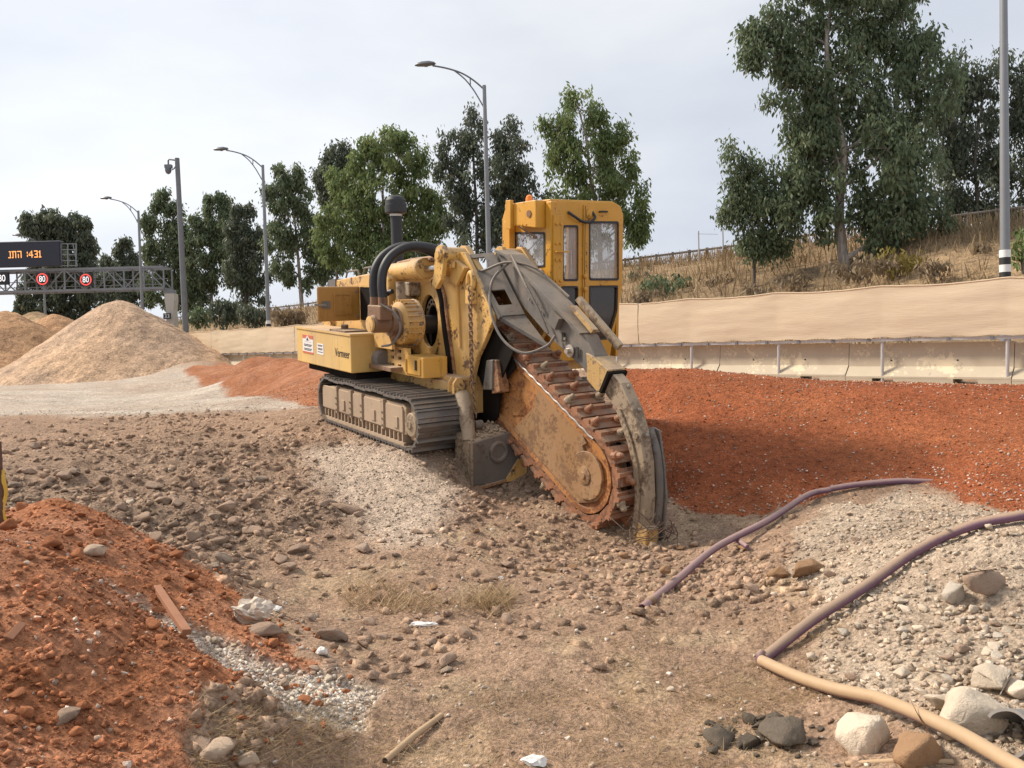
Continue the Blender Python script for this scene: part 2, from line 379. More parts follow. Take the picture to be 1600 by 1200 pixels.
def ground_col(x, y, z):
    Zn = zones(x, y); n = fbm(x*.7, y*.7, 5, 21); n2 = fbm(x*3.1, y*3.1, 4, 31); c = np.empty(x.shape+(3,))
    c[:] = C['brown']; lerp = lambda a, b, k: a*(1-k[..., None])+b*k[..., None]
    bankd = sstep(.12, .32, z)*sstep(.95, .65, z)*sstep(.8, .2, x+.4)*sstep(5.4, 6.6, y)
    c = lerp(c, C['dark'], np.clip(bankd*.7+n*1.2, 0, .9)); c = lerp(c, C['straw'], sstep(.02, .2, n2+n*.4)*sstep(.3, .1, z)*.65)
    c = lerp(c, C['fan'], Zn['fan']*.95); c = lerp(c, C['white'], Zn['white']*np.clip(.85+n, .3, 1)); c = lerp(c, C['pale'], Zn['gravel']*np.clip(.85+n2*.9, .4, 1))
    redc = lerp(np.broadcast_to(C['red'], c.shape), C['redp'], np.clip(.4+n2*2.2, 0, 1)); redk = lerp(np.broadcast_to(C['redd'], c.shape), np.array((.355,.122,.052)), np.clip(.5+n*2, 0, 1))
    c = lerp(c, redk, Zn['bank']); c = lerp(c, redc, Zn['row']); c = lerp(c, redc, Zn['redheap']); c = lerp(c, C['white'], Zn['streak']*.9)
    s, q = fence_sq(x, y); c = lerp(c, C['redp'], sstep(.35, .5, q)*sstep(1.6, .8, q)*sstep(8, 5, s)*.8)
    return c, Zn
def relief(x, y, z, Zn):
    r = np.hypot(x, y); fade = sstep(45, 18, r)
    rough = .06+.12*sstep(.12, .35, z)*sstep(1.0, .6, z)*sstep(1.2, .2, x)*(1-Zn['redheap'])
    clod = np.abs(fbm(x*2.6, y*2.6, 4, 41))
    h = rough*fbm(x*1.9, y*1.9, 5, 43, .55)*1.3+rough*.7*fbm(x*6.5, y*6.5, 4, 47, .6)+.07*(clod-.12)
    h = h*(1-.5*Zn['fan'])*(1-.55*Zn['bank'])*(1-.5*Zn['white'])
    # shallow wheel ruts across the floor
    t = y-.18*x; h = h-.055*np.exp(-((t-5.75-.08*np.sin(x*1.3))/.13)**2)*sstep(-1, .5, x)*sstep(3.2, 2.0, x)+.035*np.exp(-((t-5.5-.08*np.sin(x*1.3))/.1)**2)*sstep(-1, .5, x)*sstep(3.2, 2.0, x)
    h = h-.05*Zn['streak']+Zn['redheap']*.05*fbm(x*3.3, y*3.3, 4, 53)
    # machine tracks stand on packed ground
    l = (np.stack([x, y], -1)-MO[:2]) @ np.linalg.inv(MR[:2, :2]).T
    pad = sstep(1.75, 1.5, np.abs(l[..., 0]))*sstep(1.6, 1.45, np.abs(l[..., 1])); h = h*(1-pad)
    return h*fade
def ground(x, y):
    x = np.asarray(x, float); y = np.asarray(y, float); z = base_h(x, y); return z+relief(x, y, z, zones(x, y))
def hit(px, py, off=0.0):
    d = ray(px, py); e = np.array([0, 0, CZ]); t = np.geomspace(2.0, 60, 140); P = e+d[None]*t[:, None]
    k = max(int(np.argmax(P[:, 2] < base_h(P[:, 0], P[:, 1])+.05)), 1)
    t = np.linspace(t[max(k-2, 0)], t[min(k+2, 139)], 48); P = e+d[None]*t[:, None]
    g = ground(P[:, 0], P[:, 1])+off; k = max(int(np.argmax(P[:, 2] < g)), 1)
    a, b = P[k-1], P[k]; da = a[2]-g[k-1]; db = b[2]-g[k]; f = da/(da-db+1e-9)
    return a+(b-a)*np.clip(f, 0, 1)
def gz(x, y): return float(ground(np.array([x]), np.array([y]))[0])
# ---- the ground sheet: rings round the viewpoint out to the horizon, split into ground, bank, heaps
ang = np.radians(np.r_[np.linspace(-62, -36, 26)[:-1], np.linspace(-36, 36, 500), np.linspace(36, 62, 26)[1:]])
rad = np.r_[np.geomspace(1.6, 30, 470), np.geomspace(30, 1500, 90)[1:]]
AA, RR = np.meshgrid(ang, rad); GX = RR*np.sin(AA); GY = RR*np.cos(AA)
GZ0 = base_h(GX, GY); GC, GZn = ground_col(GX, GY, GZ0); GZ = GZ0+relief(GX, GY, GZ0, GZn)
nr, na = GX.shape; idx = np.arange(nr*na).reshape(nr, na)
quads = np.stack([idx[:-1, :-1], idx[:-1, 1:], idx[1:, 1:], idx[1:, :-1]], -1).reshape(-1, 4)
V = np.stack([GX, GY, GZ], -1).reshape(-1, 3); CC = np.concatenate([GC, np.ones(GX.shape+(1,))], -1).reshape(-1, 4)
cls = np.zeros(GX.shape, int); cls[(GZn['bank'] > .5)] = 1; cls[(GZn['row'] > .5)] = 2; cls[(GZn['redheap'] > .5)] = 3; cls[(GZn['gravel'] > .5) & (cls == 0)] = 4
qc = cls[:-1, :-1].reshape(-1)
def submesh(name, sel, mat):
    q = quads[sel]; u_, inv = np.unique(q, return_inverse=True); return link(name, np_mesh(name, V[u_], inv.reshape(-1, 4), mat, True, CC[u_]))
tag(submesh('ground', qc == 0, M['soil']), 'trodden brown earth floor and pale gravel yard of the work site', kind='structure')
tag(submesh('soil_bank', qc == 1, M['soil']), 'long red soil bank sloping up to the concrete barriers', 'soil bank', kind='structure')
tag(submesh('soil_windrow', qc == 2, M['soil']), 'low ridge of loose red soil behind the trencher by the fence', 'soil heap')
tag(submesh('soil_heap', qc == 3, M['soil']), 'red soil heap with a pale gravel streak, in the near left corner', 'soil heap')
tag(submesh('gravel_heap', qc == 4, M['soil']), 'pale stony gravel heap under the bent purple pipes', 'gravel heap')
# ---------------------------------------------------------------- far piles
def pile(name, label, peaks, col, seed, foot, group=None):
    """peaks: (x, y, z, radius) cones joined by maximum; foot: ground height"""
    P = np.array(peaks); x0, x1 = (P[:, 0]-P[:, 3]).min()-1, (P[:, 0]+P[:, 3]).max()+1; y0, y1 = (P[:, 1]-P[:, 3]).min()-1, (P[:, 1]+P[:, 3]).max()+1
    nx = 190; ny = 150; X, Y = np.meshgrid(np.linspace(x0, x1, nx), np.linspace(y0, y1, ny))
    xx = X+.9*fbm(X*.35, Y*.35, 4, seed); yy = Y+.9*fbm(X*.35+9, Y*.35, 4, seed+1); Z = np.full(X.shape, -9.)
    for px, py, pz, pr in P:
        d = np.hypot(xx-px, yy-py)/pr; k = pz-foot; h = foot+k*(1-np.sqrt(d*d+.012)+.1)-.03*k
        Z = np.maximum(Z, h)
    th = np.arctan2(Y-P[0, 1], X-P[0, 0]); Z = Z+.16*fbm(X*.9, Y*.9, 5, seed+3)+.10*fbm(th*9, np.hypot(X-P[0, 0], Y-P[0, 1])*.35, 4, seed+4)+.10*fbm(X*3, Y*3, 3, seed+5)
    Z = np.maximum(Z, foot-.6); n = np.clip(.5+1.8*fbm(X*.45, Y*.45, 5, seed+7), 0, 1)[..., None]
    c = np.array(col)*(1-n)+np.array(col)*np.array([1.18, 1.12, 1.02])*n; c = np.concatenate([c, np.ones(X.shape+(1,))], -1)
    i = np.arange(nx*ny).reshape(ny, nx); q = np.stack([i[:-1, :-1], i[:-1, 1:], i[1:, 1:], i[1:, :-1]], -1).reshape(-1, 4)
    zq = Z[:-1, :-1].reshape(-1); q = q[zq > foot-.5]
    return tag(link(name, np_mesh(name, np.stack([X, Y, Z], -1).reshape(-1, 3), q, M['far_soil'], True, c.reshape(-1, 4))), label, 'gravel pile', group)
def pk(px, py, Y, r): p = at(px, py, Y); return (p[0], p[1], p[2], r)
pile('gravel_pile', 'large cone shaped beige gravel pile with a rounded top', [pk(192,466,40,5.6), pk(225,492,39.5,5.0), pk(120,520,40,4.2), pk(270,545,39.5,2.6)], (.40,.29,.21), 60, 1.15, 'gravel piles')
pile('gravel_pile', 'darker brown gravel pile cut off by the picture edge under the message board', [pk(5,482,46,6.0), pk(-60,475,46,6), pk(88,487,50,5.5)], (.36,.225,.135), 80, 1.2, 'gravel piles')
pile('gravel_pile', 'small pale tip of a gravel pile showing behind the brown pile', [pk(50,482,60,6.0)], (.44,.32,.2), 90, 1.3, 'gravel piles')
# ---------------------------------------------------------------- hillside beyond the fence
def ridge_z(x, y): pass
crest = []
for px, py in ((-700,566),(-300,545),(0,520),(150,512),(300,500),(470,484),(700,448),(975,418),(1150,397),(1320,374),(1600,340),(1900,315),(2400,280)):
    r = ray(px, py); r = r[0]/r[1]; Yc = 55/(1+r) if r > -.8 else 230; Yc = min(Yc, 190); crest.append(at(px, py, Yc))
crest = np.array(crest)[::-1]; K0 = [.0, .12, .3, .5, .7, .85, .95, 1.0, 1.05, 1.3, 2.0]; HZ = [0, .04, .2, .45, .72, .9, .98, 1.0, .98, .9, .7]
ns = 160; ts = np.linspace(0, len(crest)-1, ns); ci = np.stack([np.interp(ts, np.arange(len(crest)), crest[:, k]) for k in range(3)], -1)
rows = []
for p in ci:
    s, q = fence_sq(p[0], p[1]); b = FP+FD*s-FN*3.5; row = []
    kk = np.interp(np.linspace(0, len(K0)-1, 61), np.arange(len(K0)), K0); hz = np.interp(np.linspace(0, len(K0)-1, 61), np.arange(len(K0)), HZ)
    zb = FP[2]+FD[2]*np.clip(s, -15, 60)-.3
    row = np.stack([b[0]+(p[0]-b[0])*kk, b[1]+(p[1]-b[1])*kk, zb+(p[2]-zb)*hz], -1); rows.append(row)
HV = np.array(rows); HV[..., 2] += .5*fbm(HV[..., 0]*.3, HV[..., 1]*.3, 4, 120)*1.4
i = np.arange(ns*61).reshape(ns, 61); q = np.stack([i[:-1, :-1], i[:-1, 1:], i[1:, 1:], i[1:, :-1]], -1).reshape(-1, 4)
hn = np.clip(.5+2*fbm(HV[..., 0]*.25, HV[..., 1]*.25, 5, 130), 0, 1)[..., None]
hc = np.array((.20,.145,.09))*(1-hn)+np.array((.30,.215,.13))*hn; hc = np.concatenate([hc, np.ones(hc.shape[:2]+(1,))], -1)
tag(link('hillside', np_mesh('hillside', HV.reshape(-1, 3), q, M['far_soil'], True, hc.reshape(-1, 4))), 'dry brown grass embankment rising behind the fence', kind='structure')
HF = HV.reshape(-1, 3)
def hill_z(x, y):
    d = (HF[:, 0]-x)**2+(HF[:, 1]-y)**2; k = np.argpartition(d, 3)[:3]; w = 1/(d[k]+.01); return float((HF[k, 2]*w).sum()/w.sum())
# ---------------------------------------------------------------- concrete barriers and screen fence
def conc():
    t = NT('barrier_concrete'); n = t.noise(2.2, 6, .6); f = t.noise(14, 5, .65)
    c = t.mix(n, (.42,.355,.26), (.56,.485,.37)); m_ = t.ramp(t.mix(.3, t.noise(1.5, 7, .62), f), [(.555, 0), (.57, 1)])
    c = t.mix(t.math('MULTIPLY', m_, .75), c, (.70,.60,.42)); c = t.mix(t.ramp(t.mix(.5, t.noise(5.1, 6, .7), n), [(.60, 0), (.66, .6)]), c, (.20,.165,.125))
    t.bump(t.mix(.5, f, m_), .3, .01); return t.done(c, .9, 0, .2)
M['concrete'] = conc()
M['galv'] = plain('galvanised_steel', (.50,.49,.48), .45, .2, 6, .3, .1)
M['darkgalv'] = plain('weathered_grey_steel', (.16,.165,.175), .55, .25, 3, .2, .1)
M['black'] = plain('dark_hollow', (.012,.011,.010), .9, .2, 5, 0, 0)
BL = 3.22; s0 = -3.0
prof = [(0, .0), (.30, .0), (.30, .10), (.115, .32), (.075, .83), (.0, .83)]
bmat = Matrix(((FD[0], FN[0], 0, 0), (FD[1], FN[1], 0, 0), (FD[2], 0, 1, 0), (0, 0, 0, 1)))
def barrier_mesh():
    b = MB(); n = 0
    full = [(-q_, z_) for q_, z_ in reversed(prof)][:-1]+prof
    full = [(.30, .09), (.30, .13), (.12, .34), (.075, .83), (-.075, .83), (-.12, .34), (-.30, .13), (-.30, .09)]
    cells = [(0, .58), (1.03, 2.19), (2.64, BL-.012)]
    ring = []
    for x in (0, BL-.012):
        ring.append([(x, q_, z_) for q_, z_ in full])
    vs = ring[0]+ring[1]; k = len(full); fs = [(a, (a+1) % k, k+(a+1) % k, k+a) for a in range(k)]+[tuple(range(k-1, -1, -1)), tuple(range(k, 2*k))]
    b.add(vs, fs)
    for x0, x1 in cells: b.box((x0, -.297, 0), (x1, .297, .092))
    return b.mesh('concrete_barrier', M['concrete'])
bme = barrier_mesh()
ordn = ['at the right picture edge', 'second', 'third', 'fourth', 'fifth', 'sixth', 'seventh', 'eighth']
far_n = 0
for i in range(13):
    s = s0+i*BL; p = fpt(s, -.30, 0); mt = bmat.copy(); mt.translation = p
    o = link('concrete_barrier', bme, None, mt)
    pm = fpt(s+BL/2, 0, .5); pxm, _ = pix(pm[0], pm[1], pm[2]); 
    lab = {0: 'concrete barrier cut off by the right picture edge', 1: 'concrete barrier with bare patches, second from the right picture edge', 2: 'concrete barrier, third from the right picture edge', 3: 'concrete barrier, fourth from the right edge, half sunk behind the red bank', 4: 'concrete barrier, fifth from the right edge, beside the cab'}.get(i, 'distant concrete barrier partly hidden behind the trencher and red ridge')
    tag(o, lab, 'barrier', 'concrete barriers along the fence')
    for xx in (1.0, 2.3):
        h = MB().cyl((xx, .103, .46), (xx, .110, .46), .022, n=10).build('lifting_hole', M['black'], o)
def cloth_mat():
    t = NT('shade_cloth'); mp_ = t.n('ShaderNodeMapping'); mp_.inputs['Scale'].default_value = (2.5, 2.5, 30); t.l(t.g.outputs['Object'], mp_.inputs[0])
    w = t.noise(1.5, 4, .6, mp_.outputs[0]); n = t.noise(1.2, 4)
    c = t.mix(n, (.73,.585,.405), (.80,.66,.475)); c = t.mix(t.ramp(w, [(.3, .0), (.75, .35)]), c, (.84,.73,.56)); t.bump(w, .4, .015)
    m_ = t.done(c, .85, 0, .1)
    tl = t.n('ShaderNodeBsdfTranslucent'); t.l(c, tl.inputs[0]); mx = t.n('ShaderNodeMixShader'); mx.inputs[0].default_value = .3
    t.l(t.b.outputs[0], mx.inputs[1]); t.l(tl.outputs[0], mx.inputs[2]); t.l(mx.outputs[0], t.o.inputs[0]); return m_
M['cloth'] = cloth_mat()
def Mf():
    mt = bmat.copy(); mt.translation = FP; return mt
FENCE = tag(empty('screen_fence', Mf()), 'beige shade cloth fence on steel posts above the concrete barriers', 'fence')
PSP = 2.36; posts = [-1.9+2.19+i*PSP-2.36*2 for i in range(20)]
for s in posts:
    a = MB().cyl((s, -.035, -.05), (s, -.035, 2.06), .033, n=10).build('post', M['galv'], FENCE, .9)
MB().bar((-4.5, .0, .905), (41, .0, .905), .04, .06).build('rail', M['galv'], FENCE)
MB().bar((-4.5, .0, 2.0), (41, .0, 2.0), .03, .03).build('rail', M['galv'], FENCE)
for k in range(58):
    s = -4.2+k*.79
    if s < 41: MB().box((s-.03, .028, .865), (s+.03, .05, .945)).build('clamp', M['darkgalv'], FENCE)
cuts = [-4.5, 8.95, 17.7, 26.4, 34.0, 41]
for a, b in zip(cuts[:-1], cuts[1:]):
    nx = int((b-a)*14); nz = 20; S_, Zc = np.meshgrid(np.linspace(a, b-.03, nx), np.linspace(0, 1, nz))
    ph = ((S_-posts[0]) % PSP)/PSP; sag = .05*np.sin(ph*np.pi)+.02*fbm(S_*3, S_*0, 3, 7)
    Zz = .955+Zc*(1.09-sag)-.012*np.sin(S_*9)*(1-Zc); D = .06+.035*np.sin(ph*np.pi)*np.sin(Zc*np.pi)+.022*fbm(S_*.6, Zc*9+S_*.25, 4, 9)+.016*fbm(S_*2, Zc*16, 3, 10)
    i_ = np.arange(nx*nz).reshape(nz, nx); q = np.stack([i_[:-1, :-1], i_[:-1, 1:], i_[1:, 1:], i_[1:, :-1]], -1).reshape(-1, 4)
    c_ = link('cloth_panel', np_mesh('cloth_panel', np.stack([S_, D, Zz], -1).reshape(-1, 3), q, M['cloth'], True), FENCE)
    e = MB().tube([(float(S_[-1, k]), float(D[-1, k]), float(Zz[-1, k])+.004) for k in range(0, nx, 2)], .016, 6).build('hem', M['cloth'], c_, .9)
# ---------------------------------------------------------------- street lamps along the road behind the fence
M['lamp'] = plain('lamp_pole_grey', (.21,.22,.23), .5, .18, 1.5, .2, .1)
M['lamphead'] = plain('lamp_head_grey', (.13,.14,.155), .4, .1, 3, .2, 0)
M['white'] = plain('white_paint', (.75,.75,.73), .6, .1, 8, 0, 0)
M['bandblack'] = plain('black_paint', (.02,.02,.02), .6, .2, 8, 0, 0)
armd = FN*1.0
def lamp(name, label, px, Y, head=True):
    r = (px-800)/F; b = at(px, 520, Y); zb = 1.2; H = 12.62-zb; o = empty(name, Matrix.Translation((b[0], b[1], zb)))
    tag(o, label, 'street lamp', 'street lamps along the road')
    MB().cyl((0,0,0), (0,0,H), .125, .075, 14).build('pole', M['lamp'], o, .9)
    zb_ = 2.15
    for k in range(2): MB().cyl((0,0,zb_+k*.36), (0,0,zb_+.18+k*.36), .127, n=14).build('band', M['bandblack'] if k != 1 else M['bandblack'], o, .9)
    for k in range(2): MB().cyl((0,0,zb_+.18+k*.36), (0,0,zb_+.36+k*.36), .1275, n=14).build('band', M['white'], o, .9)
    a = Vector((-1, .12, 0)).normalized()
    up_ = [(0,-.16), (.32,.14), (.6,.36), (.93,.56), (1.27,.70), (1.65,.82), (2.08,.92)]
    lo_ = [(0,-.95), (.21,-.55), (.44,-.15), (.71,.22), (.95,.46), (1.22,.68)]
    MB().tube(spline([a*x+Vector((0,0,H+z)) for x, z in up_], 4), .034, 7).build('arm', M['lamphead'], o, .9)
    MB().tube(spline([a*x+Vector((0,0,H+z)) for x, z in lo_], 4), .028, 7).build('brace', M['lamphead'], o, .9)
    MB().cyl(a*.56+Vector((0,0,H+.0)), a*.56+Vector((0,0,H+.33)), .025, n=6).build('strut', M['lamphead'], o)
    c = a*2.36+Vector((0,0,H+.98)); sv = a.cross(Vector((0,0,1)))
    g = MB(); prof_ = [(-.42,.03,.0), (-.36,.12,.07), (-.15,.17,.13), (.15,.17,.135), (.36,.11,.09), (.45,.03,.02)]; vs = []; n = 12
    for x, w, h in prof_:
        for k in range(n):
            t = 2*math.pi*k/n; zz = math.sin(t)*h if math.sin(t) > 0 else math.sin(t)*h*.35
            vs.append(c+a*x+sv*(w*math.cos(t))+Vector((0,0,zz))+Vector((0,0,-.03*x)))
    fs = [(r_*n+k, r_*n+(k+1) % n, (r_+1)*n+(k+1) % n, (r_+1)*n+k) for r_ in range(5) for k in range(n)]+[tuple(range(n-1,-1,-1)), tuple(range(5*n, 6*n))]
    hd = g.add(vs, fs).build('lamp_head', M['lamphead'], o, .9)
    MB().lathe(c+Vector((0,0,-.035)), (0,0,-1), [(0,.12),(.03,.10),(.05,.04)], 12).build('lens', M['lamphead'], hd, .9)
    return o
lamp('street_lamp', 'grey lamp pole with black and white bands, cut off at the top right', 1571, 20.6)
lamp('street_lamp', 'tall curved arm street lamp rising behind the trencher cab', 767, 33.7)
lamp('street_lamp', 'curved arm street lamp left of the exhaust stack, banded at its base', 420, 46.2)
lamp('street_lamp', 'small distant street lamp above the beige gravel pile', 224, 58.8)
lamp('street_lamp', 'farthest street lamp behind the message board', 72, 74)
# ---- camera mast
b = at(291, 520, 45); cm = tag(empty('camera_mast', Matrix.Translation((b[0], b[1], 1.2))), 'grey steel mast with a traffic camera on a short bent arm', 'camera mast')
Ht = at(282, 247, 45)[2]-1.2
MB().cyl((0,0,0), (-.12,0,Ht), .17, .12, 12).build('pole', M['darkgalv'], cm, .9)
MB().tube([(-.12,0,Ht-.12), (-.55,0,Ht-.05), (-.60,0,Ht-.12), (-.60,0,Ht-.35)], .045, 8).build('arm', M['darkgalv'], cm, .9)
MB().box((-.78,-.12,Ht-.52), (-.42,.12,Ht-.34)).build('camera_housing', M['darkgalv'], cm)
MB().lathe((-.62,0,Ht-.52), (0,0,-1), [(0,.16),(.12,.17),(.26,.12),(.32,.03)], 14).build('camera_dome', M['lamphead'], cm, .9)
MB().tube([(-.12,.0,Ht-.3), (-.3,.0,Ht-.55), (-.42,0,Ht-.62)], .03, 6).build('cable', M['black'], cm)
# ---------------------------------------------------------------- gantry with signs
GY_ = 62.0; gp = lambda px, py, y=GY_: Vector(at(px, py, y))
M['gantry'] = plain('gantry_steel', (.21,.22,.235), .55, .2, 2, .2, 0)
G = tag(empty('road_gantry', Matrix.Translation(gp(263, 500))), 'grey lattice steel road gantry on a concrete column', 'gantry')
gi = gp(263, 500)
def gl(p): return p-gi
xl = gp(-420, 0).x; xr = gp(256, 440).x; zt = gp(130, 420).z; zbm = gp(130, 453).z; yd = 1.5
for dy in (0, yd):
    for z in (zt, zbm): MB().bar(gl(Vector((xl, GY_+dy, z))), gl(Vector((xr, GY_+dy, z))), .16, .16).build('chord', M['gantry'], G)
nb = 22; xs = np.linspace(xr, xl, nb)
for i, x in enumerate(xs):
    for dy in (0, yd):
        MB().bar(gl(Vector((x, GY_+dy, zbm))), gl(Vector((x, GY_+dy, zt))), .09, .09, (0,1,0)).build('upright', M['gantry'], G)
        if i < nb-1:
            a, b = (zbm, zt) if i % 2 else (zt, zbm); MB().bar(gl(Vector((x, GY_+dy, b))), gl(Vector((xs[i+1], GY_+dy, a))), .07, .07, (0,1,0)).build('diagonal', M['gantry'], G)
    for z in (zt, zbm): MB().bar(gl(Vector((x, GY_, z))), gl(Vector((x, GY_+yd, z))), .07, .07).build('cross_bar', M['gantry'], G)
for z in (zbm+.35, zbm+.75): MB().bar(gl(Vector((xl, GY_+.75, z))), gl(Vector((xr, GY_+.75, z))), .05, .05).build('walkway_rail', M['gantry'], G)
M['colconc'] = plain('column_concrete', (.50,.47,.42), .85, .15, 2, 0, .1)
xc = gp(262, 480).x; zc = gp(262, 458).z
cpoly = [(-.27, -8), (.27, -8), (.27, -1.2), (.36, -.5), (.36, 0), (-.36, 0), (-.36, -.5), (-.27, -1.2)]
col_o = MB().prism(cpoly, lambda a, b, d: gl(Vector((xc+a, GY_+d, zc+b))), .35, 1.15).build('column', M['colconc'], G)
MB().box(gl(Vector((xc-.45, GY_+.4, zc))), gl(Vector((xc+.25, GY_+1.1, zbm-.1)))).build('bearing', M['gantry'], G)
M['signblack'] = plain('sign_black', (.012,.013,.018), .5, .2, 4, 0, 0)
M['signnavy'] = plain('board_dark_navy', (.016,.017,.032), .5, .15, 3, 0, 0)
M['led_orange'] = emit('led_orange', (1.0, .42, .12), .9); M['led_white'] = emit('led_white', (.85, .85, .85), .7); M['led_red'] = emit('led_red', (.9, .09, .07), .75)
def text_mesh(txt, size, mat, depth=.0):
    cu = bpy.data.curves.new('lettering', 'FONT'); cu.body = txt; cu.size = size; cu.align_x = 'CENTER'; cu.align_y = 'CENTER'; cu.extrude = depth
    o = bpy.data.objects.new('lettering', cu); COL.objects.link(o); bpy.context.view_layer.update()
    me = bpy.data.meshes.new_from_object(o.evaluated_get(bpy.context.evaluated_depsgraph_get())); bpy.data.objects.remove(o); bpy.data.curves.remove(cu)
    me.materials.clear(); me.materials.append(mat); return me
XZ = Matrix(((1,0,0,0),(0,0,-1,0),(0,1,0,0),(0,0,0,1)))      # text in the XZ plane, facing -Y
def sign80(px, py, label, ring=True):
    p = gp(px, py, GY_-.35); o = tag(empty('speed_sign', Matrix.Translation(p)), label, 'speed sign', 'speed signs on the gantry'); h = .46
    MB().box((-h, 0, -h), (h, .22, h)).build('housing', M['signblack'], o, bevel=.02)
    t = link('digits', text_mesh('80', .62 if ring else .7, M['led_white'], .004), o, Matrix.Translation((0, -.012, -.01)) @ XZ @ Matrix.Diagonal((.78, 1, 1, 1)))
    if ring:
        b = MB(); n = 40
        vs = [(r*math.cos(2*math.pi*k/n), y, r*math.sin(2*math.pi*k/n)) for y in (-.012, .001) for r in (.34, .425) for k in range(n)]
        fs = []
        for k in range(n):
            j = (k+1) % n; fs += [(k, j, n+j, n+k), (2*n+k, 3*n+k, 3*n+j, 2*n+j), (k, 2*n+k, 2*n+j, j), (n+k, n+j, 3*n+j, 3*n+k)]
        b.add(vs, fs).build('red_ring', M['led_red'], o)
    MB().bar((0, .22, h*.5), (0, .36, h*.5), .1, .1).build('bracket', M['gantry'], o)
sign80(66, 436, 'red ringed 80 speed sign under the lit message board')
sign80(134, 437, 'red ringed 80 speed sign right of the message board')
sign80(3, 435, 'plain white 80 speed sign cut off by the left picture edge', False)
p0 = gp(92, 377, GY_-.5); p1 = gp(-160, 414, GY_-.5)
VB = tag(empty('message_board', Matrix.Translation(p0)), 'dark electronic message board with orange lettering on the gantry', 'message board')
bw = p0.x-p1.x; bh = p0.z-gp(92, 415, GY_-.5).z
MB().box((-bw, 0, -bh), (0, .5, 0)).build('cabinet', M['signnavy'], VB, bevel=.03)
MB().box((-bw-.04, -.02, .0), (.04, .54, .06)).build('top_trim', M['gantry'], VB)
glyph = {'nun': ['.##', '..#', '..#', '..#', '..#', '..#', '###'], 'tav': ['#####', '.#..#', '.#..#', '.#..#', '.#..#', '.#..#', '##..#'], 'he': ['#####', '....#', '....#', '.#..#', '.#..#', '.#..#', '.#..#'],
 'colon': ['.', '#', '#', '.', '#', '#', '.'], '4': ['...#.', '..##.', '.#.#.', '#..#.', '#####', '...#.', '...#.'], '3': ['####', '...#', '...#', '.###', '...#', '...#', '####'], '1': ['.#.', '##.', '.#.', '.#.', '.#.', '.#.', '###']}
x = gp(0.5, 0).x-p0.x; cell = .066; zt_ = gp(30, 392, GY_-.5).z-p0.z
for name, adv in (('nun', 3), ('tav', 5), ('he', 5), (None, 4), ('colon', 1), ('4', 5), ('3', 4), ('1', 3)):
    if name:
        b = MB()
        for r_, row in enumerate(glyph[name]):
            for c_, ch in enumerate(row):
                if ch == '#': b.box((x+c_*cell, -.012, zt_-(r_+1)*cell*1.12), (x+(c_+.86)*cell, .004, zt_-(r_*1.12+.1)*cell))
        b.build('led_character', M['led_orange'], VB)
    x += (adv+1)*cell
fa = lambda px, py, dy=0.: gp(px, py, GY_-.3+dy)-p0
for py in (381, 390, 398, 407, 415): MB().bar(fa(92, py), fa(120, py), .06, .06).build('cage_bar', M['gantry'], VB)
for px in (95, 106, 119): MB().bar(fa(px, 381), fa(px, 417), .07, .07, (0,1,0)).build('cage_post', M['gantry'], VB)
MB().bar(fa(114, 381), fa(121, 416), .05, .05, (0,1,0)).build('cage_brace', M['gantry'], VB)
ps = gp(261, 494, GY_-.05); pl = tag(empty('number_plate', Matrix.Translation(ps)), 'small dark plate with white figures on the gantry column', 'plate')
MB().box((-.28,0,-.22), (.28,.05,.22)).build('plate', M['signblack'], pl)
link('digits', text_mesh('33', .42, M['white'], .004), pl, Matrix.Translation((0, -.008, -.01)) @ XZ)
# ---------------------------------------------------------------- trees
def leaf_mat(name, a, b, dry=(.16,.12,.05)):
    t = NT(name); at_ = t.n('ShaderNodeAttribute', attribute_name='col'); x = t.n('ShaderNodeSeparateColor'); t.l(at_.outputs['Color'], x.inputs[0])
    c = t.mix(x.outputs[0], a, b); c = t.mix(t.math('MULTIPLY', x.outputs[1], 1.0), c, dry)
    m_ = t.done(c, .55, 0, .3); tl = t.n('ShaderNodeBsdfTranslucent'); t.l(c, tl.inputs[0]); mx = t.n('ShaderNodeMixShader'); mx.inputs[0].default_value = .38
    t.l(t.b.outputs[0], mx.inputs[1]); t.l(tl.outputs[0], mx.inputs[2]); t.l(mx.outputs[0], t.o.inputs[0]); return m_
M['leaf'] = leaf_mat('eucalyptus_leaf', (.075,.105,.060), (.215,.265,.140))
M['leaf_dark'] = leaf_mat('eucalyptus_leaf_dark', (.066,.082,.060), (.170,.200,.130))
M['leaf_green'] = leaf_mat('fresh_green_leaf', (.095,.140,.050), (.26,.32,.125))
M['leaf_yellow'] = leaf_mat('yellowing_leaf', (.16,.13,.03), (.30,.24,.06))
M['leaf_brown'] = leaf_mat('dry_brown_leaf', (.17,.125,.08), (.28,.21,.13))
def bark(name, a, b):
    t = NT(name); mp_ = t.n('ShaderNodeMapping'); mp_.inputs['Scale'].default_value = (3, 3, .6); t.l(t.g.outputs['Object'], mp_.inputs[0])
    n = t.noise(2.5, 5, .6, mp_.outputs[0]); t.bump(n, .5, .03); return t.done(t.mix(t.ramp(n, [(.35, 0), (.65, 1)]), a, b), .85, 0, .2)
M['bark'] = bark('pale_bark', (.20,.165,.135), (.42,.37,.32)); M['bark_dark'] = bark('dark_bark', (.07,.058,.048), (.16,.135,.115))
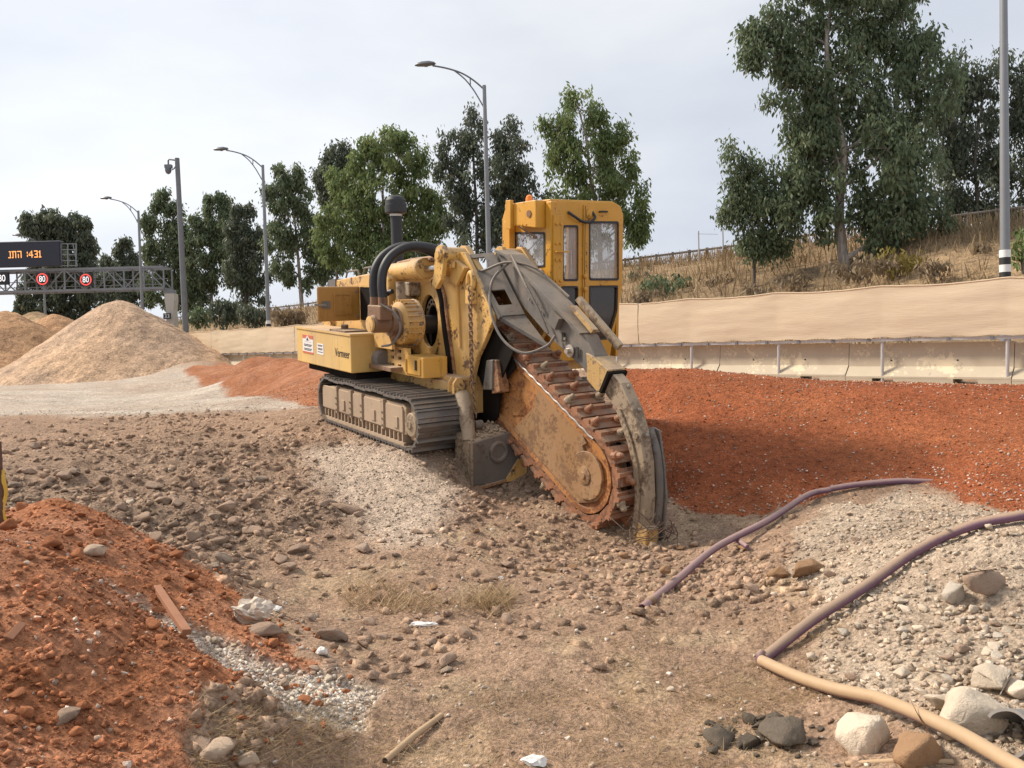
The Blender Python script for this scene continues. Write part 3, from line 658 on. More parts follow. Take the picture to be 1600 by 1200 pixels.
def leaves(centres, per, lsize, spread, seed):
    """drooping narrow leaves round clump centres -> V, F, col"""
    g = np.random.default_rng(seed); n = len(centres)*per
    c = np.repeat(centres, per, 0); o = g.normal(0, 1, (n, 3))*np.array([1, 1, 1.15])*spread; o[:, 2] -= np.abs(g.normal(0, .35, n))*spread
    p = c+o; ln = lsize*1.15*g.uniform(.6, 1.4, n); w = ln*g.uniform(.13, .24, n)
    az = g.uniform(0, 2*np.pi, n); dr = g.uniform(.5, 1.5, n)          # droop angle below horizontal
    d = np.stack([np.cos(az)*np.cos(dr), np.sin(az)*np.cos(dr), -np.sin(dr)], -1)
    az2 = g.uniform(0, 2*np.pi, n); e = np.stack([np.cos(az2), np.sin(az2), g.uniform(-.4, .4, n)], -1); sd_ = np.cross(d, e); sd_ /= np.linalg.norm(sd_, axis=1)[:, None]+1e-9
    Vv = np.stack([p, p+d*(ln*.45)[:, None]+sd_*w[:, None], p+d*ln[:, None], p+d*(ln*.45)[:, None]-sd_*w[:, None]], 1).reshape(-1, 3)
    cv = np.repeat(g.uniform(0, 1, len(centres)), per)*.6+g.uniform(0, .4, n); dry = (g.random(n) < .03)*.8
    col = np.repeat(np.stack([cv, dry, cv, np.ones(n)], -1), 4, 0); return Vv, np.arange(4*n).reshape(-1, 4), col
def tree(label, base, Y, trunk, blobs, leafm='leaf', barkm='bark', dens=1.0, lsize=.30, name='eucalyptus_tree', seed=1, group='eucalyptus trees beyond the fence', tr=.16, skew=1.0, bare=0):
    """base (px,py); trunk: list of (px,py); blobs: (px,py,rx,ry) crown lobes, all at depth about Y"""
    g = np.random.default_rng(seed); B = at(base[0], base[1], Y); B[2] = min(B[2], hill_z(B[0], B[1])+.05); ppm = F/Y
    o = tag(empty(name, Matrix.Translation(B)), label, 'tree', group)
    T = [np.zeros(3)]+[at(x, y, Y)+np.array([0, g.normal(0, .15), 0])-B for x, y in trunk]
    T[0][2] -= .3
    path = spline(T, 5); n = len(path); rr = [tr*(1-.75*i/(n-1)) for i in range(n)]
    tk = MB().tube(path, rr, 9).build('trunk', M[barkm], o, .9)
    cent = []; lim = MB()
    bl_ = []
    for (x, y, rx, ry) in blobs:
        bl_.append((x, y, rx*.88, ry*.88))
        for _ in range(4): t_ = g.uniform(0, 6.283); k_ = g.uniform(.28, .46); bl_.append((x+rx*.9*math.cos(t_), y+ry*.9*math.sin(t_)+ry*.12, rx*k_, ry*k_*1.25))
    for bi, (x, y, rx, ry) in enumerate(bl_):
        c = at(x, y, Y)-B; c[1] += g.normal(0, .28)*rx/ppm*1.4; ax, az = rx/ppm, ry/ppm; ay = (ax+az)/2*.9
        k = max(5, int(ax*az*9.0*dens*(34/Y)**.35)); u = g.normal(0, 1, (k, 3)); u /= np.linalg.norm(u, axis=1)[:, None]; rad_ = g.uniform(.1, 1.12, k)**.55
        q = c+u*rad_[:, None]*np.array([ax, ay, az]); cent.append(q)
        # main lobes hang on a rising limb from the trunk, side tassels on a twig from their lobe
        if bi % 5 == 0:
            hd = np.hypot(c[0], c[1]); j = int(np.argmin([abs(p[2]-(c[2]-.75*np.hypot(c[0]-p[0], c[1]-p[1])-.2)) for p in path])); a = np.array(path[j]); mid = a*.45+c*.55+np.array([0, 0, -.10*np.linalg.norm(c-a)+.1])
            lim.tube(spline([a, mid, c], 4), [max(.02, rr[j]*.5*(1-.75*i/8)) for i in range(9)], 6); main = c
            for t_ in q[g.choice(k, min(k, 4), False)]: m0 = mid*.4+c*.6; lim.tube([m0, (m0+t_)/2+np.array([0, 0, .12]), t_], [.03, .02, .01], 4)
        else: lim.tube([main, (main+c)/2+np.array([0, 0, .1]), c], [.03, .022, .01], 4)
    lim.build('limb', M[barkm], o, .9)
    cent = np.concatenate(cent); per = 54
    if bare:                                  # the trunk stands clear of leaves on the near side
        tx = np.interp(cent[:, 2], [p[2] for p in path], [p[0] for p in path]); drop = (np.abs(cent[:, 0]-tx) < bare) & (cent[:, 1] < .5) & (cent[:, 2] < path[-1][2]*.8) & (g.random(len(cent)) < .9); cent = cent[~drop]
    Vv, Ff, cl = leaves(cent, per, lsize*.68, .19*(Y/40)**.3*skew, seed+100)
    me = np_mesh('crown', Vv, Ff, M[leafm], False, cl); link('crown', me, o)
    return o
tree('tallest eucalyptus with a pale bare trunk, at the top right', (1320,412), 34, [(1316,330),(1312,240),(1303,160),(1290,70),(1300,0)],
 [(1205,72,42,45),(1185,60,22,30),(1250,35,55,60),(1330,10,75,80),(1420,25,55,80),(1245,125,50,45),(1275,155,55,60),(1350,120,75,85),(1440,130,52,85),(1262,230,45,50),(1300,250,50,60),(1370,240,75,75),(1440,250,52,75),(1255,300,38,40),(1300,335,50,38),(1400,330,62,42),(1455,330,30,40),(1370,365,30,35),(1320,-70,90,60),(1290,200,40,40)], 'leaf', dens=1.85, seed=3, tr=.22, lsize=.30, bare=.25)
tree('low drooping eucalyptus left of the tallest eucalyptus', (1178,412), 35, [(1176,370),(1172,320),(1165,260)],
 [(1162,245,28,38),(1150,318,24,25),(1185,280,30,42),(1200,325,34,42),(1165,345,24,28),(1215,360,28,28),(1190,375,28,18),(1225,295,22,34)], 'leaf', 'bark_dark', dens=1.3, seed=4, tr=.07, lsize=.26)
tree('dark eucalyptus behind the cut off lamp pole on the right', (1525,372), 41, [(1525,320),(1520,240),(1535,160)],
 [(1500,115,30,45),(1545,125,40,50),(1590,135,32,55),(1620,150,40,60),(1508,190,34,55),(1560,205,48,60),(1610,230,40,60),(1500,265,32,48),(1550,275,42,42),(1600,290,36,40),(1510,325,30,28),(1560,330,36,25),(1478,180,26,60),(1480,290,26,50)], 'leaf_dark', 'bark_dark', dens=1.5, seed=5, tr=.14)
tree('pale trunked eucalyptus directly behind the cab roof', (938,410), 49, [(936,350),(925,290),(915,220),(905,175)],
 [(905,178,30,30),(868,208,28,28),(935,195,34,32),(900,225,40,34),(958,235,32,36),(880,255,34,40),(925,268,42,40),(968,285,32,44),(895,305,42,40),(940,325,48,36),(985,335,22,28),(990,362,14,20),(910,350,44,34)], 'leaf_green', seed=6, lsize=.34, dens=1.0, bare=.3)
tree('thin leaved dark eucalyptus left of the lamp behind the cab', (744,402), 58, [(745,350),(742,290),(738,220),(735,185)],
 [(735,195,22,26),(715,225,26,30),(752,240,26,34),(705,265,22,26),(735,280,32,34),(765,290,22,34),(712,315,24,28),(745,335,30,30),(735,375,32,22),(770,345,18,28)], 'leaf_dark', 'bark_dark', seed=7, lsize=.36, dens=.85, tr=.15, bare=.35)
tree('eucalyptus between the two lamps, right of the thin dark one', (808,400), 57, [(806,340),(802,270),(796,210)],
 [(796,205,20,24),(812,235,24,28),(788,260,24,32),(818,275,22,32),(800,305,30,34),(826,320,20,28),(800,355,34,30),(850,318,30,28),(855,360,34,28)], 'leaf_dark', 'bark_dark', seed=8, lsize=.36, dens=1.1, tr=.13)
tree('bright green bushy tree behind the black exhaust stack', (598,445), 62, [(600,390),(598,320),(600,250)],
 [(600,225,32,22),(575,250,34,30),(628,250,36,30),(550,290,30,40),(595,295,45,45),(645,290,34,42),(560,340,40,42),(615,345,50,42),(665,335,30,32),(680,365,26,28),(545,385,34,30),(600,395,60,30),(660,395,40,24),(520,360,24,34)], 'leaf_green', 'bark', seed=9, lsize=.42, dens=1.25, tr=.16)
tree('slender dark tree tip rising left of the bright green tree', (525,455), 70, [(528,380),(530,300),(528,240)],
 [(528,238,18,18),(515,262,20,24),(545,258,18,22),(520,295,24,26),(505,285,16,22),(540,300,20,30),(515,335,26,30)], 'leaf_dark', 'bark_dark', seed=10, lsize=.42, tr=.12)
tree('tall eucalyptus with a forked pale trunk right of the banded lamp', (472,478), 74, [(468,430),(462,370),(455,290)],
 [(450,272,20,18),(437,298,20,24),(468,300,24,28),(448,335,30,30),(480,345,24,32),(436,370,20,28),(465,385,28,30),(495,375,24,32),(445,415,20,22),(490,415,26,26),(515,400,22,30)], 'leaf', 'bark', seed=11, lsize=.46, tr=.2, bare=.4)
tree('grey green eucalyptus just left of the banded lamp', (384,480), 82, [(383,430),(380,370)],
 [(378,335,18,18),(390,362,20,26),(370,375,20,28),(395,400,20,28),(375,415,24,28),(402,438,18,24),(378,450,26,22)], 'leaf_dark', 'bark_dark', seed=12, lsize=.5, dens=1.1, tr=.18)
tree('many topped eucalyptus right of the camera mast', (328,488), 88, [(330,430),(332,370)],
 [(338,318,18,16),(318,342,20,20),(348,345,20,24),(310,372,22,24),(338,380,26,30),(356,395,18,28),(315,412,26,28),(345,425,26,28),(322,450,30,20)], 'leaf', 'bark_dark', seed=13, lsize=.52, dens=1.1, tr=.2)
tree('fresh green eucalyptus behind the camera mast', (268,495), 90, [(266,440),(262,370)],
 [(258,318,16,16),(275,340,18,22),(245,352,18,20),(262,375,26,28),(288,385,18,30),(245,400,22,28),(275,420,28,30),(248,440,24,26),(290,445,20,30),(265,465,34,20)], 'leaf', 'bark_dark', seed=14, lsize=.52, dens=1.15, tr=.2)
tree('small pale far tree between message board and lamp', (196,500), 112, [(196,450),(195,410)],
 [(195,388,12,12),(180,408,16,12),(207,412,18,16),(165,425,14,14),(190,432,24,18),(218,438,16,22),(180,455,26,18),(210,460,24,18)], 'leaf_dark', 'bark_dark', seed=15, lsize=.7, dens=1.0, tr=.22)
tree('broad dark tree behind the lit message board', (92,512), 118, [(92,450),(92,390)],
 [(60,345,24,16),(90,342,28,16),(118,348,20,18),(45,362,16,18),(75,370,32,26),(110,375,30,28),(132,392,14,26),(60,400,26,28),(100,410,38,30),(135,425,14,30),(62,440,28,30),(105,450,40,32),(140,462,16,24),(45,468,16,24),(85,480,46,24)], 'leaf_dark', 'bark_dark', seed=16, lsize=.75, dens=1.1, tr=.3)
# ---- shrubs on the embankment
def shrub(label, px, py, Y, rx, ry, leafm, seed, lsize=.22, dens=1.6):
    B = at(px, py+ry, Y); hz_ = hill_z(B[0], B[1]); B[2] = max(B[2]-.2, hz_-.1) if hz_ > B[2]-1.0 else B[2]; g = np.random.default_rng(seed); ppm = F/Y
    o = tag(empty('shrub', Matrix.Translation(B)), label, 'shrub', 'shrubs on the embankment'); ax, az = rx/ppm, ry/ppm
    k = max(12, int(ax*az*40*dens)); u = g.normal(0, 1, (k, 3)); u /= np.linalg.norm(u, axis=1)[:, None]; q = u*(g.uniform(.1, 1, k)**.5)[:, None]*np.array([ax, ax*.8, az]); q[:, 2] += az
    Vv, Ff, cl = leaves(q, 14, lsize, .12*(Y/35)**.5, seed); link('foliage', np_mesh('foliage', Vv, Ff, M[leafm], False, cl), o)
    b = MB()
    for t_ in q[g.choice(k, 8, False)]: b.tube([(0,0,-.2), (t_[0]*.4, t_[1]*.4, t_[2]*.6), t_], [.03,.02,.008], 4)
    b.build('stem', M['bark_dark'], o)
shrub('dark green bush on the dry slope beside the cab', 1045, 440, 38, 42, 18, 'leaf', 31)
shrub('yellowing bush below the tallest eucalyptus', 1400, 398, 31, 42, 18, 'leaf_yellow', 32)
shrub('leafy green bush at the right picture edge beside the lamp pole', 1598, 375, 27, 22, 34, 'leaf_green', 33)
shrub('grey bush low on the slope under the tallest eucalyptus', 1345, 415, 29, 60, 14, 'leaf_brown', 34)
shrub('dark rounded bush behind the fence right of the camera mast', 352, 485, 62, 26, 20, 'leaf_dark', 35, .3)
shrub('dark rounded bush at the foot of the banded lamp', 398, 486, 60, 24, 17, 'leaf_dark', 36, .3)
shrub('brown dry bush behind the open service door', 452, 487, 58, 30, 12, 'leaf_brown', 37, .3)
shrub('dusty green bush at the foot of the camera mast', 308, 492, 60, 20, 14, 'leaf', 38, .3)
for k, (px, py, Y, rx, ry, lm) in enumerate([(1010,452,36,24,9,'leaf_brown'),(1120,430,37,30,10,'leaf_brown'),(1180,445,33,30,9,'leaf_brown'),(1240,425,33,28,12,'leaf_brown'),(1460,405,29,30,12,'leaf_brown'),(1540,385,30,26,12,'leaf_brown'),(1000,425,43,20,10,'leaf_dark')]):
    shrub('low scrub bush on the embankment, %s counted from the cab' % ('second','fourth','fifth','sixth','seventh','eighth','first')[k], px, py, Y, rx, ry, lm, 140+k, .2, 1.3)
# ---- dry grass on the embankment
def grass(name, P, hgt, mat, label, seed, lean=.5, wid=.09, curl=False):
    g = np.random.default_rng(seed); n = len(P); az = g.uniform(0, 2*np.pi, n); h = hgt*g.uniform(.5, 1.4, n); ln = lean*g.uniform(.2, 1.3, n)
    d = np.stack([np.cos(az)*ln, np.sin(az)*ln, np.ones(n)], -1); d /= np.linalg.norm(d, axis=1)[:, None]
    if curl: d[:, 2] = g.uniform(.0, .35, n) if hgt < .15 else g.uniform(.05, .8, n)
    s_ = np.stack([-np.sin(az+g.normal(0, 1, n)), np.cos(az+g.normal(0, 1, n)), np.zeros(n)], -1)*(h*wid)[:, None]*.5
    Vv = np.stack([P-s_, P+s_, P+d*h[:, None]+s_*.25, P+d*h[:, None]-s_*.25], 1).reshape(-1, 3)
    cv = g.uniform(0, 1, n); col = np.repeat(np.stack([cv, 0*cv, cv, 1+0*cv], -1), 4, 0)
    return tag(link(name, np_mesh(name, Vv, np.arange(4*n).reshape(-1, 4), mat, False, col)), label, kind='stuff')
M['dry'] = leaf_mat('dry_grass', (.20,.14,.08), (.38,.275,.155)); M['strawm'] = leaf_mat('straw', (.30,.20,.105), (.50,.37,.21))
g = np.random.default_rng(50)
ii = g.integers(25, 118, 26000); jj = g.uniform(3, 42, 26000); j0 = jj.astype(int); fr = (jj-j0)[:, None]
Pg = HV[ii, j0]*(1-fr)+HV[ii, j0+1]*fr+(HV[np.minimum(ii+1, ns-1), j0]-HV[ii, j0])*g.random((26000, 1))
kp = fbm(Pg[:, 0]*.5, Pg[:, 1]*.5, 3, 71)+g.uniform(-.25, .25, len(Pg)) > -.12; Pg = Pg[kp]
grass('dry_grass', Pg, .5, M['dry'], 'dry golden grass covering the embankment behind the fence', 51)
# ---- road edge rail along the top of the embankment
RL = tag(empty('guard_rail', Matrix.Translation(crest[4])), 'weathered road guard rail along the top of the embankment', 'guard rail')
M['railm'] = plain('rusty_dark_rail', (.10,.09,.085), .7, .3, 3, 0, .2)
cr_ = [Vector(p)-Vector(crest[4]) for p in ci[18:110:2]]; cr_ = [p+Vector((0, 0, .55)) for p in cr_]
for zz, ww in ((0, .30), (.0, .0)):
    if ww: MB().tube([p+Vector((0, .2, -.1)) for p in cr_], .06, 6).build('beam', M['railm'], RL, .9)
for k in range(0, len(cr_)-1, 1):
    p = cr_[k]+Vector((0, .25, 0)); MB().box((p.x-.06, p.y-.06, p.z-1.1), (p.x+.06, p.y+.06, p.z+.0)).build('post', M['railm'], RL)
for px, h in ((1092, 1.2), (1130, 1.2)):
    p = at(px, 396, 43); o = tag(empty('fence_stake', Matrix.Translation((p[0], p[1], hill_z(p[0], p[1])-.2))), 'thin wire fence stake on the embankment top, %s of two' % ('left' if px < 1100 else 'right'), 'stake', 'stakes on the embankment top')
    MB().cyl((0,0,0), (0,0,h+.6), .035, n=6).build('stake', M['galv'], o); MB().bar((0,0,h+.45), (1.0,.0,h+.40), .015, .015).build('wire', M['galv'], o)
# ---------------------------------------------------------------- trench digging machine; local axes u forward, v to its far side, w up
MM = Matrix(MR.tolist()).to_4x4(); MM.translation = MO
MC = tag(empty('trencher', MM), 'dusty yellow tracked trencher with a long digging boom lowered to the ground', 'trencher')
_e = MR.T @ (np.array([0, 0, CZ])-MO)
def lp(px, py, ax, val):
    d = MR.T @ ray(px, py); i = 'uvw'.index(ax); t = (val-_e[i])/d[i]; return _e+t*d
pv = lambda px, py, v: tuple(lp(px, py, 'v', v)[[0, 2]])
pu = lambda px, py, u: tuple(lp(px, py, 'u', u)[[1, 2]])
UW = lambda a, b, d: (a, d, b)        # polygon in the u-w plane, depth along v
VW = lambda a, b, d: (d, a, b)        # polygon in the v-w plane, depth along u
YEL = (.62,.365,.10); CABY = (.56,.27,.022)
M['yellow'] = paint('dusty_yellow_paint', YEL, .30, .38); M['cab_yellow'] = paint('cab_yellow_paint', CABY, .16, .08, .38)
M['box_yellow'] = paint('box_yellow_paint', (.60,.32,.05), .06, .12, .45); M['worn_yellow'] = paint('scuffed_yellow_paint', (.44,.27,.085), .45, .35, .6, (.16,.10,.06)); M['door_yellow'] = paint('door_shaded_yellow_paint', (.36,.175,.028), .18, .15, .5)  # door_yellow: the open door's weaker light is put into its darker colour
M['tank_yellow'] = paint('tank_yellow_paint', (.62,.40,.12), .08, .40, .6)
M['rust'] = paint('worn_rusty_steel', (.33,.155,.06), .55, .35, .65, (.14,.055,.025)); M['rust_chain'] = paint('rusty_chain', (.27,.105,.045), .45, .18, .6, (.14,.055,.028))
M['boom'] = paint('boom_plate', (.40,.17,.045), .48, .16, .55, (.20,.07,.025)); M['polished'] = plain('bare_polished_steel', (.50,.44,.38), .35, .3, 20, .7, .1)
M['wearp'] = paint('scraped_boom_steel', (.30,.165,.07), .44, .20, .5, (.17,.085,.04)); M['mud'] = paint('mud_caked_panel', (.34,.25,.17), .12, .6, .8, (.20,.14,.10)); M['grey'] = paint('dusty_grey_steel', (.115,.105,.095), .25, .20, .55, (.07,.05,.04))
M['paleg'] = paint('scuffed_pale_steel', (.27,.205,.135), .45, .26, .6, (.12,.08,.05)); M['track'] = paint('track_steel', (.14,.14,.14), .22, .22, .34, (.09,.075,.06)); M['track'].node_tree.nodes['Principled BSDF'].inputs['Metallic'].default_value = .6
M['rubber'] = plain('black_rubber', (.022,.022,.024), .55, .25, 6, 0, .2); M['stack'] = plain('matt_black', (.025,.025,.028), .6, .25, 5, 0, .15)
M['chrome'] = plain('chrome_rod', (.55,.54,.53), .2, .1, 9, 1, 0); M['brown'] = paint('oily_brown_steel', (.17,.085,.04), .3, .35, .6)
M['inner'] = plain('shade_and_dark_parts', (.016,.013,.011), .95, .4, 5, 0, .2, .1); M['bolt'] = plain('bolt_steel', (.28,.24,.20), .5, .3, 15, .3, 0)  # inner: near-black colour stands in for shade in hollows, also colours dark parts
def glass(name, tint, alpha):
    t = NT(name); t.done(tint, .12, 0, .6); tr = t.n('ShaderNodeBsdfTransparent'); mx = t.n('ShaderNodeMixShader')
    n = t.ramp(t.noise(3, 5, .65), [(.35, alpha-.12), (.7, min(1, alpha+.15))]); t.l(n, mx.inputs[0]); t.l(tr.outputs[0], mx.inputs[1]); t.l(t.b.outputs[0], mx.inputs[2]); t.l(mx.outputs[0], t.o.inputs[0]); return t.m
M['glass'] = glass('dusty_glass', (.55,.53,.50), .26); M['glass_dark'] = glass('dark_glass', (.035,.028,.024), .93)
M['amber'] = plain('amber_lens', (.85,.24,.02), .25, .1, 6, 0, 0, .6)
M['ink'] = plain('black_ink', (.03,.025,.02), .7, .2, 9, 0, 0); M['sticker'] = plain('white_sticker', (.72,.70,.68), .6, .06, 6, 0, 0); M['sticker_red'] = plain('orange_red_print', (.55,.13,.06), .6, .12, 6, 0, 0)
def P(name, mb, mat, par=MC, sm=None, bev=0): return mb.build(name, M[mat], par, sm, bev)
def bolts(par, pts3, axis, r=.016, h=.014, mat='bolt'):
    me = MB().cyl((0,0,0), (0,0,h), r, r*.85, 6).mesh('bolt', M[mat]); q = Vector(axis).to_track_quat('Z', 'Y').to_matrix().to_4x4()
    for p in pts3: link('bolt', me, par, Matrix.Translation(p) @ q)
# ---- tracks
def stadium(u0, u1, w0, w1, r):
    a, b = u0+r, u1-r; st = b-a; arc = math.pi*r; Lt = 2*st+2*arc; h = w1-w0
    def f(s):
        s %= Lt
        if s < st: return (a+s, w1, 0.0)
        s -= st
        if s < arc: t = s/arc*math.pi; return (b+r*math.sin(t), w0+r+r*math.cos(t), -t)
        s -= arc
        if s < st: return (b-s, w0, -math.pi)
        s -= st; t = s/arc*math.pi; return (a-r*math.sin(t), w0+r-r*math.cos(t), -math.pi-t)
    return f, Lt
TW_ = .59; r0 = .315
sh = MB(); Pn = .166
sh.prism([(-Pn*.50,-.020),(-Pn*.50,.010),(-Pn*.44,.012),(-Pn*.42,.048),(-Pn*.32,.048),(-Pn*.30,.012),(Pn*.06,.010),(Pn*.08,.036),(Pn*.16,.036),(Pn*.18,.010),(Pn*.46,.006),(Pn*.46,-.020)], UW, -TW_/2, TW_/2)
shoe = sh.mesh('track_shoe', M['track'])
for side, vc in ((-1, -1.105), (1, 1.105)):
    tk = P('track', MB().box((-1.05, vc-.09, .08), (1.05, vc+.09, .56)), 'inner')
    if side < 0: tk['label'] = 'caterpillar track under the fuel tank, facing the viewer'
    else: tk['label'] = 'caterpillar track on the cab side, mostly hidden'
    f, Lt = stadium(-1.43, 1.50, .055, .655, .30); n = round(Lt/Pn)
    for k in range(n):
        u, w, a = f(k*Lt/n)
        sg = .022*math.sin((u+1.2)/2.4*math.pi*3)**2 if a == 0 and -1.1 < u < 1.1 else 0
        link('track_shoe', shoe, tk, Matrix.Translation((u, vc, w-sg)) @ Matrix.Rotation(-a, 4, 'Y'))
    vo = vc+side*.275; vi = vc+side*.10
    q = lambda a, b, d: (a, d, b)
    top = [(-1.36,.20),(-1.36,.44),(-1.26,.52),(-.90,.56),(1.06,.56),(1.13,.52),(1.13,.20)]
    cov = P('track_cover', MB().prism(top, q, vi, vo-side*.03), 'mud', tk, bev=.012)
    for a, b in ((-1.34,-.86),(-.80,-.42),(-.34,-.08),(.0,.52),(.62,1.08)): P('cover_panel', MB().prism([(a,.225),(a,.50),(a+.03,.535),(b-.03,.535),(b,.50),(b,.225)], q, vo-side*.035, vo-side*.008), 'mud', tk, bev=.008)
    for a in (-.845, -.385, -.05, .565): P('cover_strap', MB().prism([(a,.205),(a,.535),(a+.02,.57),(a+.045,.57),(a+.045,.205)], q, vo-side*.05, vo+side*.012), 'mud', tk)
    for a in (-.62, .30, .92): P('cover_plate', MB().box((a-.05, min(vo-side*.02, vo+side*.008), .27), (a+.05, max(vo-side*.02, vo+side*.008), .40)), 'mud', tk)
    bolts(tk, [(a, vo+side*.012, w) for a in (-.82,-.365,-.03,.585) for w in (.25,.33,.41)], (0, side, 0), .014)
    for k in range(22):
        a = -1.30+k*.111; P('guard_rib', MB().box((a, min(vi, vo-side*.02), .075), (a+.024, max(vi, vo-side*.02), .205)), 'mud', tk)
    P('guard_rail', MB().box((-1.32, min(vo-side*.045, vo-side*.01), .06), (1.1, max(vo-side*.045, vo-side*.01), .105)), 'mud', tk)
    P('idler_yoke', MB().prism([(1.13,.14),(1.13,.55),(1.22,.56),(1.34,.48),(1.36,.22),(1.28,.14)], q, vi, vo-side*.09), 'mud', tk, bev=.01)
    P('idler_hub', MB().lathe((1.27, vo-side*.10, .345), (0, side, 0), [(0,.145),(.075,.145),(.09,.13),(.10,.05),(.115,.045)], 24), 'paleg', tk, .6)
    P('idler_wheel', MB().cyl((1.20, vc-.10, .355), (1.20, vc+.10, .355), .27, n=28), 'track', tk, .6)
    P('drive_sprocket', MB().cyl((-1.13, vc-.12, .355), (-1.13, vc+.12, .355), .25, n=24), 'inner', tk, .6)
# ---- chassis
P('chassis', MB().box((-1.9,-.74,.40), (1.30,.80,.86)), 'yellow', bev=.015)
P('side_beam', MB().prism([(-1.7,.63),(-1.7,.80),(1.02,.80),(1.36,.74),(1.36,.56),(1.0,.60)], UW, -.79, -.745), 'yellow', bev=.008)
P('deck', MB().box((-2.1,-1.15,.865), (.35,.80,.915)), 'brown')
P('belly_plate', MB().box((-2.0,-1.30,.70), (-.35,-.80,.80)), 'inner')
for a in (1.18, 1.30):
    P('hinge_lug', MB().prism([(-.02,.52),(-.02,.80),(.03,.86),(.09,.86),(.13,.80),(.13,.52)], lambda x, y, d: (d, -.80+x*.9, y), a, a+.035), 'yellow', bev=.006)
P('counterweight', MB().box((-2.45,-.9,.80), (-2.1,.9,1.5)), 'yellow', bev=.03)
# ---- fuel tank with stickers and lettering
tn = P('fuel_tank', MB().box((-2.2,-1.40,.80), (-.275,-.93,1.30)), 'tank_yellow', bev=.012)
P('tank_lip', MB().box((-2.215,-1.415,1.285), (-.26,-.92,1.312)), 'tank_yellow', tn)
P('filler_plate', MB().box((-1.05,-1.36,1.314), (-.55,-1.02,1.335)), 'brown', tn)
P('filler_cap', MB().lathe((-.95,-1.18,1.335), (0,0,1), [(0,.05),(.05,.05),(.06,.04)], 16), 'brown', tn, .6)
def sticker(x0, x1, y0, y1, parts):
    (ua, wa) = pv(x0, y0, -1.4); (ub, wb) = pv(x1, y1, -1.4); U = lambda t: ua+(ub-ua)*t; Z = lambda t: wa+(wb-wa)*t
    s_ = P('warning_sticker', MB().box((ua,-1.404,wb), (ub,-1.3995,wa)), 'sticker', tn)
    for nm, mt, t0, t1, z0, z1 in parts: P(nm, MB().box((U(t0),-1.4065,Z(z1)), (U(t1),-1.4042,Z(z0))), mt, s_)
    return U, Z, s_
ink_rows = lambda z0, n, gap: [('print_line', 'ink', .12+.04*(k % 2), .88-.07*((k*3) % 2), z0+k*gap, z0+k*gap+gap*.55) for k in range(n)]
U, Z, s1 = sticker(473, 490, 522, 554, [('red_band', 'sticker_red', 0, 1, 0, .20), ('red_band', 'sticker_red', 0, 1, .90, 1.0)]+ink_rows(.50, 2, .07)+ink_rows(.72, 2, .07))
P('white_triangle', MB().prism([(U(.5), Z(.02)), (U(.16), Z(.36)), (U(.84), Z(.36))], UW, -1.4085, -1.4068), 'sticker', s1)
P('pictogram', MB().prism([(U(.5), Z(.10)), (U(.38), Z(.30)), (U(.62), Z(.30))], UW, -1.4100, -1.4087), 'ink', s1)
sticker(495.5, 506, 536, 555, ink_rows(.12, 2, .08)+ink_rows(.42, 2, .10)+ink_rows(.74, 1, .1))
ua, wa = pv(523, 545, -1.4); ub, wb = pv(547, 557, -1.4)
lt = text_mesh('Vermeer', .16, M['ink'], .001); xs_ = [v.co.x for v in lt.vertices]; k_ = (ub-ua)*.96/(max(xs_)-min(xs_))
link('lettering', lt, tn, Matrix.Translation(((ua+ub)/2, -1.4025, (wa+wb)/2-.015)) @ XZ @ Matrix.Diagonal((k_, 1, 1, 1)))
# ---- engine house
en = P('engine_house', MB().prism([(-2.25,.92),(-2.25,1.97),(-.42,2.13),(-.28,2.02),(-.28,.92)], UW, -.84, .80, holes=[]), 'yellow', bev=.02)
P('rear_panel', MB().box((-2.262,-.80,1.0), (-2.24,.78,1.9)), 'grey', en)
P('corner_panel', MB().prism([(-2.27,1.80),(-2.27,1.985),(-2.0,2.01),(-2.0,1.80)], UW, -.853, -.60), 'grey', en)
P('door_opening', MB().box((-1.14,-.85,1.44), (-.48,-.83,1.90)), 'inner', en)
P('opening_frame', MB().box((-1.18,-.86,1.90), (-.44,-.835,1.935)).box((-.475,-.86,1.42), (-.44,-.835,1.90)), 'yellow', en)
for a in (-1.95, -1.35):
    P('roof_grab_rail', MB().tube([(a,-.70,2.0+.085*(a+2.25)), (a+.06,-.70,2.09+.085*(a+2.25)), (a+.42,-.70,2.11+.085*(a+2.25)), (a+.46,-.70,2.04+.085*(a+2.25))], .014, 6), 'grey', en, .9)
P('panel_seam', MB().box((-1.46,-.848,1.94), (-1.43,-.836,2.03)), 'brown', en)
dr = P('service_door', MB().box((-1.20,-1.475,1.43), (-1.155,-.845,1.91)), 'door_yellow', bev=.02)
P('recess_frame', MB().prism([(-1.25,1.52),(-.98,1.52),(-.98,1.82),(-1.25,1.82)], VW, -1.155, -1.140, holes=[[(-1.225,1.545),(-1.005,1.545),(-1.005,1.795),(-1.225,1.795)]]), 'door_yellow', dr)
P('latch_plate', MB().box((-1.155,-1.42,1.61), (-1.143,-1.30,1.71)), 'grey', dr); P('latch', MB().box((-1.16,-1.53,1.645), (-1.135,-1.36,1.675)), 'galv' if False else 'bolt', dr)
bolts(dr, [(-1.150,-.90,w) for w in (1.5,1.84)], (1,0,0), .018)
# ---- exhaust stack
c0 = Vector((-.80,-.42,2.0)); c1 = Vector((-.845,-.42,2.93)); sx = P('exhaust_stack', MB().cyl(c0, c1, .080, n=18), 'stack', sm=.6)
P('clamp_ring', MB().cyl(c1-Vector((0,0,.05)), c1-Vector((0,0,.02)), .087, n=18), 'polished', sx, .6)
P('rain_cap', MB().lathe(c1, c1-c0, [(-.015,.135),(.0,.150),(.10,.150),(.105,.143),(.165,.140),(.205,.115),(.228,.07),(.235,.02)], 24), 'stack', sx, .5)
